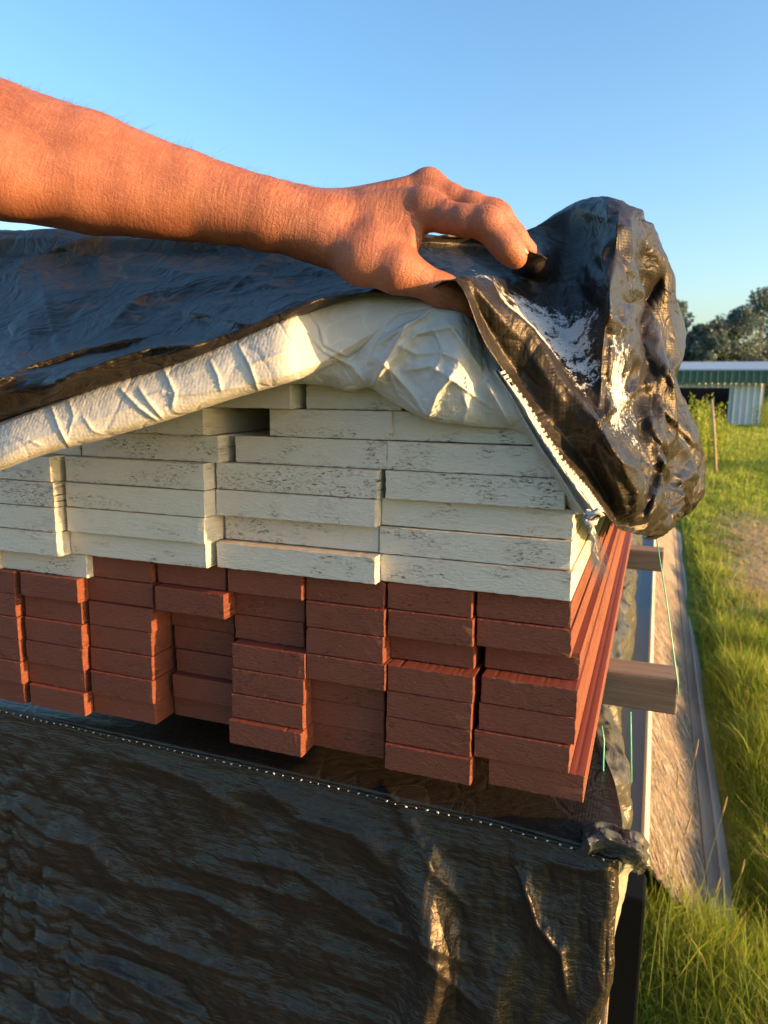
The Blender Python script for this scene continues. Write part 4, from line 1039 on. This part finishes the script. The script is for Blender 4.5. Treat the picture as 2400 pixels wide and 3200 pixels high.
# ================================================================== PERSON: forearm and hand
def person():
    cs, sn = math.cos(math.radians(13.6)), math.sin(math.radians(13.6))
    E = np.array([[cs, -sn, 0], [sn, cs, 0], [0, 0, 1.0]])        # rows: local axes in camera coordinates
    O = np.array([-.21, .17, .49])
    S = 2265.46
    def L3(u, v, d): return E @ (np.array([(u - 1200) / S * d, -(v - 1600) / S * d, d]) - O)
    def c2(x, y, d): return L3(900 + x / 1.843, 450 + y / 1.843, d)
    def rc(r, d): return r / 1.843 / S * d
    prims = []                                                 # (a, b, ra, rb, k)
    def cap(a, b, ra, rb, k): prims.append((a, b, ra, rb, k))
    st = [(-420, 371, 212, .485), (0, 474, 202, .490), (289, 545, 178, .493), (579, 612, 132, .497), (832, 671, 108, .500), (1000, 712, 97, .502)]
    for (u0, v0, r0, d0), (u1, v1, r1, d1) in zip(st[:-1], st[1:]):
        for dz in (-.006, .008):
            cap(L3(u0, v0, d0 + dz), L3(u1, v1, d1 + dz), r0 / S * d0 * .98, r1 / S * d1 * .98, .004)
    cap(L3(-420, 470, .462), L3(0, 560, .456), .020, .018, .022); cap(L3(0, 550, .456), L3(480, 655, .480), .018, .009, .022)
    cap(L3(900, 618, .503), L3(940, 626, .503), .0075, .0075, .010)      # ulna head
    cap(L3(560, 640, .478), L3(980, 735, .486), .0035, .0035, .010)      # tendon by the wrist
    # palm and metacarpals
    for a, b, ra, rb in ((( 100, 435, .500), (780, 385, .492), 128, 98), ((100, 415, .512), (810, 265, .505), 104, 96),
                         ((100, 450, .525), (790, 300, .527), 100, 90), ((100, 500, .530), (740, 370, .545), 100, 84)):
        cap(c2(*a), c2(*b), rc(ra, .5), rc(rb, .5), .012)
    cap(c2(150, 520, .498), c2(430, 660, .488), rc(128, .5), rc(132, .5), .014)
    cap(c2(430, 660, .488), c2(630, 728, .484), rc(132, .5), rc(122, .5), .010)
    cap(c2(520, 560, .490), c2(685, 545, .488), rc(120, .5), rc(84, .5), .012)
    cap(c2(520, 600, .505), c2(760, 440, .515), rc(110, .5), rc(90, .5), .012)
    cap(c2(780, 335, .484), c2(800, 345, .484), rc(52, .5), rc(50, .5), .010)
    cap(c2(806, 212, .504), c2(812, 214, .504), rc(52, .5), rc(50, .5), .010)
    cap(c2(790, 200, .500), c2(430, 290, .496), rc(22, .5), rc(14, .5), .006)
    cap(c2(765, 300, .486), c2(470, 350, .4925), rc(18, .5), rc(10, .5), .012)
    body = list(prims)
    fingers = []
    def finger(pts, k=.004):
        f = []
        for p, q in zip(pts[:-1], pts[1:]):
            f.append((c2(*p[:3]), c2(*q[:3]), rc(p[3], .48), rc(q[3], .48), k))
        fingers.append((f, c2(*pts[0][:3])))
    finger([(790, 385, .492, 96), (900, 418, .484, 88), (1010, 440, .478, 84), (1140, 452, .474, 91), (1160, 466, .474, 90), (1222, 545, .474, 79), (1262, 592, .474, 79), (1300, 638, .476, 66), (1318, 658, .477, 54)])
    finger([(810, 265, .505, 94), (930, 312, .500, 82), (1060, 362, .496, 80), (1185, 405, .493, 85), (1212, 425, .494, 82), (1270, 492, .496, 67), (1312, 540, .498, 66), (1372, 606, .503, 52), (1388, 622, .504, 44)])
    finger([(790, 300, .527, 90), (1140, 420, .528, 78), (1255, 550, .53, 62), (1310, 625, .532, 46)])
    finger([(740, 370, .545, 84), (960, 440, .556, 64), (1060, 478, .556, 54), (1080, 500, .556, 44)])
    finger([(630, 728, .484, 120), (740, 772, .486, 98), (860, 832, .489, 93), (900, 850, .490, 92), (985, 898, .493, 80), (1060, 950, .496, 56)])
    h = .0009
    allp = body + [q for f, _ in fingers for q in f]
    P_ = np.array([[*p[0]] for p in allp] + [[*p[1]] for p in allp]); lo = P_.min(0) - .054; hi = P_.max(0) + .054
    lo[0] = min(p[0][0] for p in allp) - .006
    n = np.ceil((hi - lo) / h).astype(int)
    D = np.full(n, .03, np.float32)
    ax = [lo[i] + h * np.arange(n[i]) for i in range(3)]
    def sub(a, b, m):
        mn = np.minimum(a, b) - m; mx = np.maximum(a, b) + m
        i0 = np.clip(((mn - lo) / h).astype(int), 0, n - 1); i1 = np.clip(((mx - lo) / h).astype(int) + 2, 1, n)
        return tuple(slice(i0[i], i1[i]) for i in range(3))
    def dist(p, s):
        a, b, ra, rb, k = p
        X = ax[0][s[0]][:, None, None].astype(np.float32); Y = ax[1][s[1]][None, :, None].astype(np.float32); Z = ax[2][s[2]][None, None, :].astype(np.float32)
        ba = b - a; bb = ba @ ba
        t = np.clip(((X - a[0]) * ba[0] + (Y - a[1]) * ba[1] + (Z - a[2]) * ba[2]) / bb, 0, 1)
        return np.sqrt((X - a[0] - t * ba[0]) ** 2 + (Y - a[1] - t * ba[1]) ** 2 + (Z - a[2] - t * ba[2]) ** 2) - (ra + (rb - ra) * t)
    def smin(x, y, k):
        hh = np.clip(k - np.abs(x - y), 0, None) / k
        return np.minimum(x, y) - hh * hh * k * .25
    for p in body:
        s = sub(p[0], p[1], max(p[2], p[3]) + p[4] + .008)
        D[s] = smin(D[s], dist(p, s), p[4])
    for f, mcp in fingers:
        G = np.full(n, .03, np.float32) if False else None
        mn = np.min([np.minimum(p[0], p[1]) for p in f], 0); mx = np.max([np.maximum(p[0], p[1]) for p in f], 0)
        s = sub(mn, mx, .036)
        shp = D[s].shape; Gf = np.full(shp, .03, np.float32)
        for p in f: Gf = smin(Gf, dist(p, s), p[4])
        X = ax[0][s[0]][:, None, None]; Y = ax[1][s[1]][None, :, None]; Z = ax[2][s[2]][None, None, :]
        q = ((X - mcp[0]) ** 2 + (Y - mcp[1]) ** 2 + (Z - mcp[2]) ** 2)
        k = (.0012 + .012 * np.exp(-q / .020 ** 2)).astype(np.float32)
        D[s] = smin(D[s], Gf, k)
    # surface nets
    sg = D < 0
    c = sg[:-1, :-1, :-1].astype(np.int8)
    tot = sum(sg[i:n[0] - 1 + i, j:n[1] - 1 + j, k:n[2] - 1 + k].astype(np.int8) for i in (0, 1) for j in (0, 1) for k in (0, 1))
    act = (tot > 0) & (tot < 8)
    idx = np.full(act.shape, -1, np.int64); A = np.argwhere(act); idx[act] = np.arange(len(A))
    acc = np.zeros((len(A), 3)); cnt = np.zeros(len(A))
    cor = [(i, j, k) for i in (0, 1) for j in (0, 1) for k in (0, 1)]
    for a_ in cor:
        for b_ in cor:
            if sum(b_) - sum(a_) == 1 and all(y >= x for x, y in zip(a_, b_)):
                va = D[A[:, 0] + a_[0], A[:, 1] + a_[1], A[:, 2] + a_[2]]; vb = D[A[:, 0] + b_[0], A[:, 1] + b_[1], A[:, 2] + b_[2]]
                m = (va < 0) != (vb < 0); t = np.where(m, va / np.where(m, va - vb, 1), 0)
                p = np.array(a_) + t[:, None] * (np.array(b_) - np.array(a_)); acc[m] += p[m]; cnt[m] += 1
    V = (A + acc / np.maximum(cnt, 1)[:, None]) * h + lo
    Fs = []
    for axd in range(3):
        o1, o2 = [i for i in range(3) if i != axd]
        s0 = [slice(None)] * 3; s1 = [slice(None)] * 3; s0[axd] = slice(0, -1); s1[axd] = slice(1, None)
        d = sg[tuple(s0)] != sg[tuple(s1)]
        e = np.argwhere(d); ok = (e[:, o1] > 0) & (e[:, o2] > 0) & (e[:, o1] < n[o1] - 1) & (e[:, o2] < n[o2] - 1); e = e[ok]
        ins = sg[e[:, 0], e[:, 1], e[:, 2]]
        q = []
        for da, db in ((-1, -1), (0, -1), (0, 0), (-1, 0)):
            g = e.copy(); g[:, o1] += da; g[:, o2] += db; q.append(idx[g[:, 0], g[:, 1], g[:, 2]])
        q = np.stack(q, 1); flip = ins if axd != 1 else ~ins
        q[~flip] = q[~flip][:, ::-1]; Fs.append(q)
    Fc = np.concatenate(Fs); Fc = Fc[(Fc >= 0).all(1)]
    # laplacian smoothing
    E_ = np.concatenate([Fc[:, [0, 1]], Fc[:, [1, 2]], Fc[:, [2, 3]], Fc[:, [3, 0]]])
    deg = np.bincount(E_[:, 0], minlength=len(V)) + np.bincount(E_[:, 1], minlength=len(V))
    def lap(V):
        o_ = np.zeros_like(V)
        for k in range(3):
            o_[:, k] = np.bincount(E_[:, 0], V[E_[:, 1], k], len(V)) + np.bincount(E_[:, 1], V[E_[:, 0], k], len(V))
        return o_ / deg[:, None]
    for _ in range(3): V = V + .5 * (lap(V) - V)
    # normals
    fn = np.cross(V[Fc[:, 2]] - V[Fc[:, 0]], V[Fc[:, 3]] - V[Fc[:, 1]]); vn = np.zeros_like(V)
    for k in range(3):
        for j in range(4): vn[:, k] += np.bincount(Fc[:, j], fn[:, k], len(V))
    vn /= np.linalg.norm(vn, axis=1)[:, None] + 1e-12
    # creases over the finger joints and across the wrist
    def creases(ctr, axis, width, wl, amp, dorsal=None, spread=.02):
        d = V - ctr; s = d @ axis; rr = np.linalg.norm(d, axis=1)
        g = np.exp(-(s / width) ** 2) * np.exp(-(rr / spread) ** 4)
        if dorsal is not None: g = g * np.clip(vn @ dorsal * 1.3, 0, 1)
        wv = np.sin(s / wl * 2 * np.pi + 1.2 * np.sin(d @ np.cross(axis, [0, 0, 1.]) * 300)); return amp * g * (-np.abs(wv))
    dsp = np.zeros(len(V))
    up = lambda x, y: E @ np.array([x, -y, -.25]) / np.linalg.norm([x, y, .25])
    ix = lambda a, b: _nz(c2(*b) - c2(*a))
    dsp += creases(c2(1140, 440, .474), ix((1000, 440, .478), (1240, 520, .474)), .006, .0034, .0009, up(.3, -.9))
    dsp += creases(c2(1262, 592, .474), ix((1160, 466, .474), (1318, 658, .477)), .003, .0026, .0005, up(.7, -.7))
    dsp += creases(c2(1200, 400, .493), ix((1060, 362, .496), (1312, 540, .498)), .006, .0034, .0008, up(.4, -.9))
    dsp += creases(c2(880, 840, .489), ix((740, 772, .486), (1060, 950, .496)), .006, .0036, .0011, up(0, .1))
    dsp += creases(c2(740, 600, .484), ix((700, 500, .484), (800, 760, .484)), .004, .004, .0, None)
    wr = c2(110, 520, .49); a_ = _nz(c2(300, 500, .49) - wr)
    dsp += creases(wr, a_, .016, .0036, .00035, None, .05)
    V = V + vn * dsp[:, None]
    # skin material
    m, t, b = mat('skin')
    tc = N(t, 'ShaderNodeTexCoord'); v = tc.outputs['Object']
    def mp(sc, rot=(0, 0, 0)):
        q = N(t, 'ShaderNodeMapping'); q.inputs['Scale'].default_value = sc; q.inputs['Rotation'].default_value = rot; L(t, v, q.inputs[0]); return q.outputs[0]
    nb = noise(t, mp((1, 1, 1)), 45, 4, .6); nf = noise(t, mp((.35, 1, 1), (0, 0, .5)), 900, 4, .7, .5)
    wrk = noise(t, mp((1, .18, .3), (0, 0, -.12)), 420, 3, .6, .6)
    vo = N(t, 'ShaderNodeTexVoronoi', feature='DISTANCE_TO_EDGE'); vo.inputs['Scale'].default_value = 700; L(t, mp((.6, 1, 1)), vo.inputs['Vector'])
    c_ = ramp(t, nb, [(.3, (.235, .074, .042)), (.5, (.30, .102, .058)), (.72, (.38, .145, .085))])
    c_ = mix(t, ramp(t, nf, [(.3, (0, 0, 0)), (.7, (1, 1, 1))]), mix(t, .30, c_, (.30, .12, .07)), c_)
    fk = noise(t, mp((1, 1, 1)), 330, 2, .5); c_ = mix(t, ramp(t, fk, [(.66, (0, 0, 0)), (.72, (.45, .45, .45))]), c_, (.17, .06, .035))
    ln_ = noise(t, mp((.22, 1, 1), (0, 0, .75)), 520, 4, .7, .4); c_ = mix(t, ramp(t, ln_, [(.52, (0, 0, 0)), (.66, (.22, .22, .22))]), c_, (.50, .24, .15))
    L(t, c_, b.inputs['Base Color'])
    b.inputs['Roughness'].default_value = .48; b.inputs['Specular IOR Level'].default_value = .4
    b.inputs['Subsurface Weight'].default_value = .25; b.inputs['Subsurface Radius'].default_value = (1, .35, .2); b.inputs['Subsurface Scale'].default_value = .004
    # the skin round the wrist is more wrinkled than the forearm
    sx = N(t, 'ShaderNodeSeparateXYZ'); L(t, v, sx.inputs[0])
    wx = wr[0]; gz = ramp(t, math_(t, 'MULTIPLY', math_(t, 'ADD', sx.outputs[0], -wx + .08), 4.0), [(0, (.45, .45, .45)), (.25, (1, 1, 1)), (.55, (.8, .8, .8)), (.8, (.3, .3, .3))])
    bump(t, b, [(nb, .05, .006), (math_(t, 'MULTIPLY', wrk, gz), .5, .0018), (nf, .6, .0010), (ln_, .15, .0006), (vo.outputs['Distance'], .25, .0006)])
    Mc = M4 @ Matrix(((1, 0, 0, 0), (0, 1, 0, 0), (0, 0, -1, 0), (0, 0, 0, 1)))   # camera coords (r, u, f)
    R3 = np.array([[R[i, 0], R[i, 1], R[i, 2]] for i in range(3)])     # camera (r,u,f) -> world
    Rw = R3 @ E.T; Ow = EYE + R3 @ O
    MW = Matrix([[*Rw[0], Ow[0]], [*Rw[1], Ow[1]], [*Rw[2], Ow[2]], [0, 0, 0, 1]])
    if np.linalg.det(Rw) < 0: Fc = Fc[:, ::-1]
    t0 = empty('person', tuple(Ow)); tag(t0, 'bare tanned left forearm and hand lifting the tarpaulin edge', 'person')
    # mirrored frames cannot be stored as a rotation: bake vertices to world
    toW = lambda q: q @ Rw.T + Ow
    Vw = toW(V)
    # keep object coordinates along the arm: rotation part made proper
    Rp = Rw.copy()
    if np.linalg.det(Rp) < 0: Rp[:, 2] *= -1
    o = mesh_np('arm_and_hand', (Vw - Ow) @ Rp, Fc, m, t0, True)
    o.location = (0, 0, 0); o.rotation_euler = Matrix([list(r_) for r_ in Rp]).to_euler()
    # fingernails
    mn, tn, bn = mat('nail'); bn.inputs['Base Color'].default_value = (.45, .22, .15, 1); bn.inputs['Roughness'].default_value = .25
    def nail(ctr, along, dors, ln, wd, name='fingernail'):
        al = _nz(along); do = _nz(dors - al * (dors @ al)); si = np.cross(al, do); G = []
        for i in np.linspace(-1, 1, 9):
            row = []
            for j in np.linspace(-1, 1, 9):
                wj = wd * (1 - .12 * max(0, i) ** 2)
                row.append(ctr + al * (i * ln / 2 * (1 - .18 * j * j * (1 if i > 0 else .6))) + si * (j * wj / 2) - do * (wd * .30 * j * j) - do * .0006 * i * i)
            G.append([toW(q) for q in row])
        sheet(name, np.array(G), mn, t0, .0006)
    nail(c2(1310, 634, .477) + up(.78, -.62) * rc(58, .48), c2(1318, 658, .477) - c2(1262, 592, .474), up(.78, -.62) + np.array([0, 0, .25]), .0095, .0100)
    nail(c2(1372, 598, .503) + up(.7, -.7) * rc(50, .48), c2(1388, 622, .504) - c2(1312, 540, .498), up(.75, -.65), .0090, .0095)
    nail(c2(1030, 925, .496) + np.array([0, 0, -1]) * rc(60, .48), c2(1060, 950, .496) - c2(985, 898, .493), np.array([0, .2, -1.0]), .013, .013)
    # body hair along the forearm
    r = np.random.default_rng(77)
    arm_ = (V[:, 0] < wr[0] + .05) & (V[:, 0] > lo[0] + .02)
    wgt = np.where(arm_, .02 + np.clip(vn[:, 1], 0, 1) ** 2, 0); wgt /= wgt.sum()
    ids = r.choice(len(V), 2400, p=wgt)
    b0 = V[ids]; nn = vn[ids]; ln = r.uniform(.006, .017, len(ids))
    tdir = np.array([.75, -.25, 0]) + r.normal(0, .35, (len(ids), 3)); HV = []
    sd_ = np.cross(nn, tdir); sd_ /= np.linalg.norm(sd_, axis=1)[:, None]
    for s in (0, .35, .7, 1):
        p = b0 + nn * (ln * (s * .50 - .30 * s * s))[:, None] + tdir * (ln * s * .95)[:, None] + nn * .0 
        wv = .00006 * (1.15 - s)
        HV += [p - sd_ * wv, p + sd_ * wv]
    HV = np.stack(HV, 1).reshape(-1, 3); base = np.arange(len(ids))[:, None] * 8
    HF = np.concatenate([base + np.array([0, 1, 3, 2]), base + np.array([2, 3, 5, 4]), base + np.array([4, 5, 7, 6])])
    mh, th, bh = mat('arm_hair'); bh.inputs['Base Color'].default_value = (.20, .12, .07, 1); bh.inputs['Roughness'].default_value = .5
    o = mesh_np('arm_hair', toW(HV), HF, mh, t0); o['kind'] = 'stuff'
person()
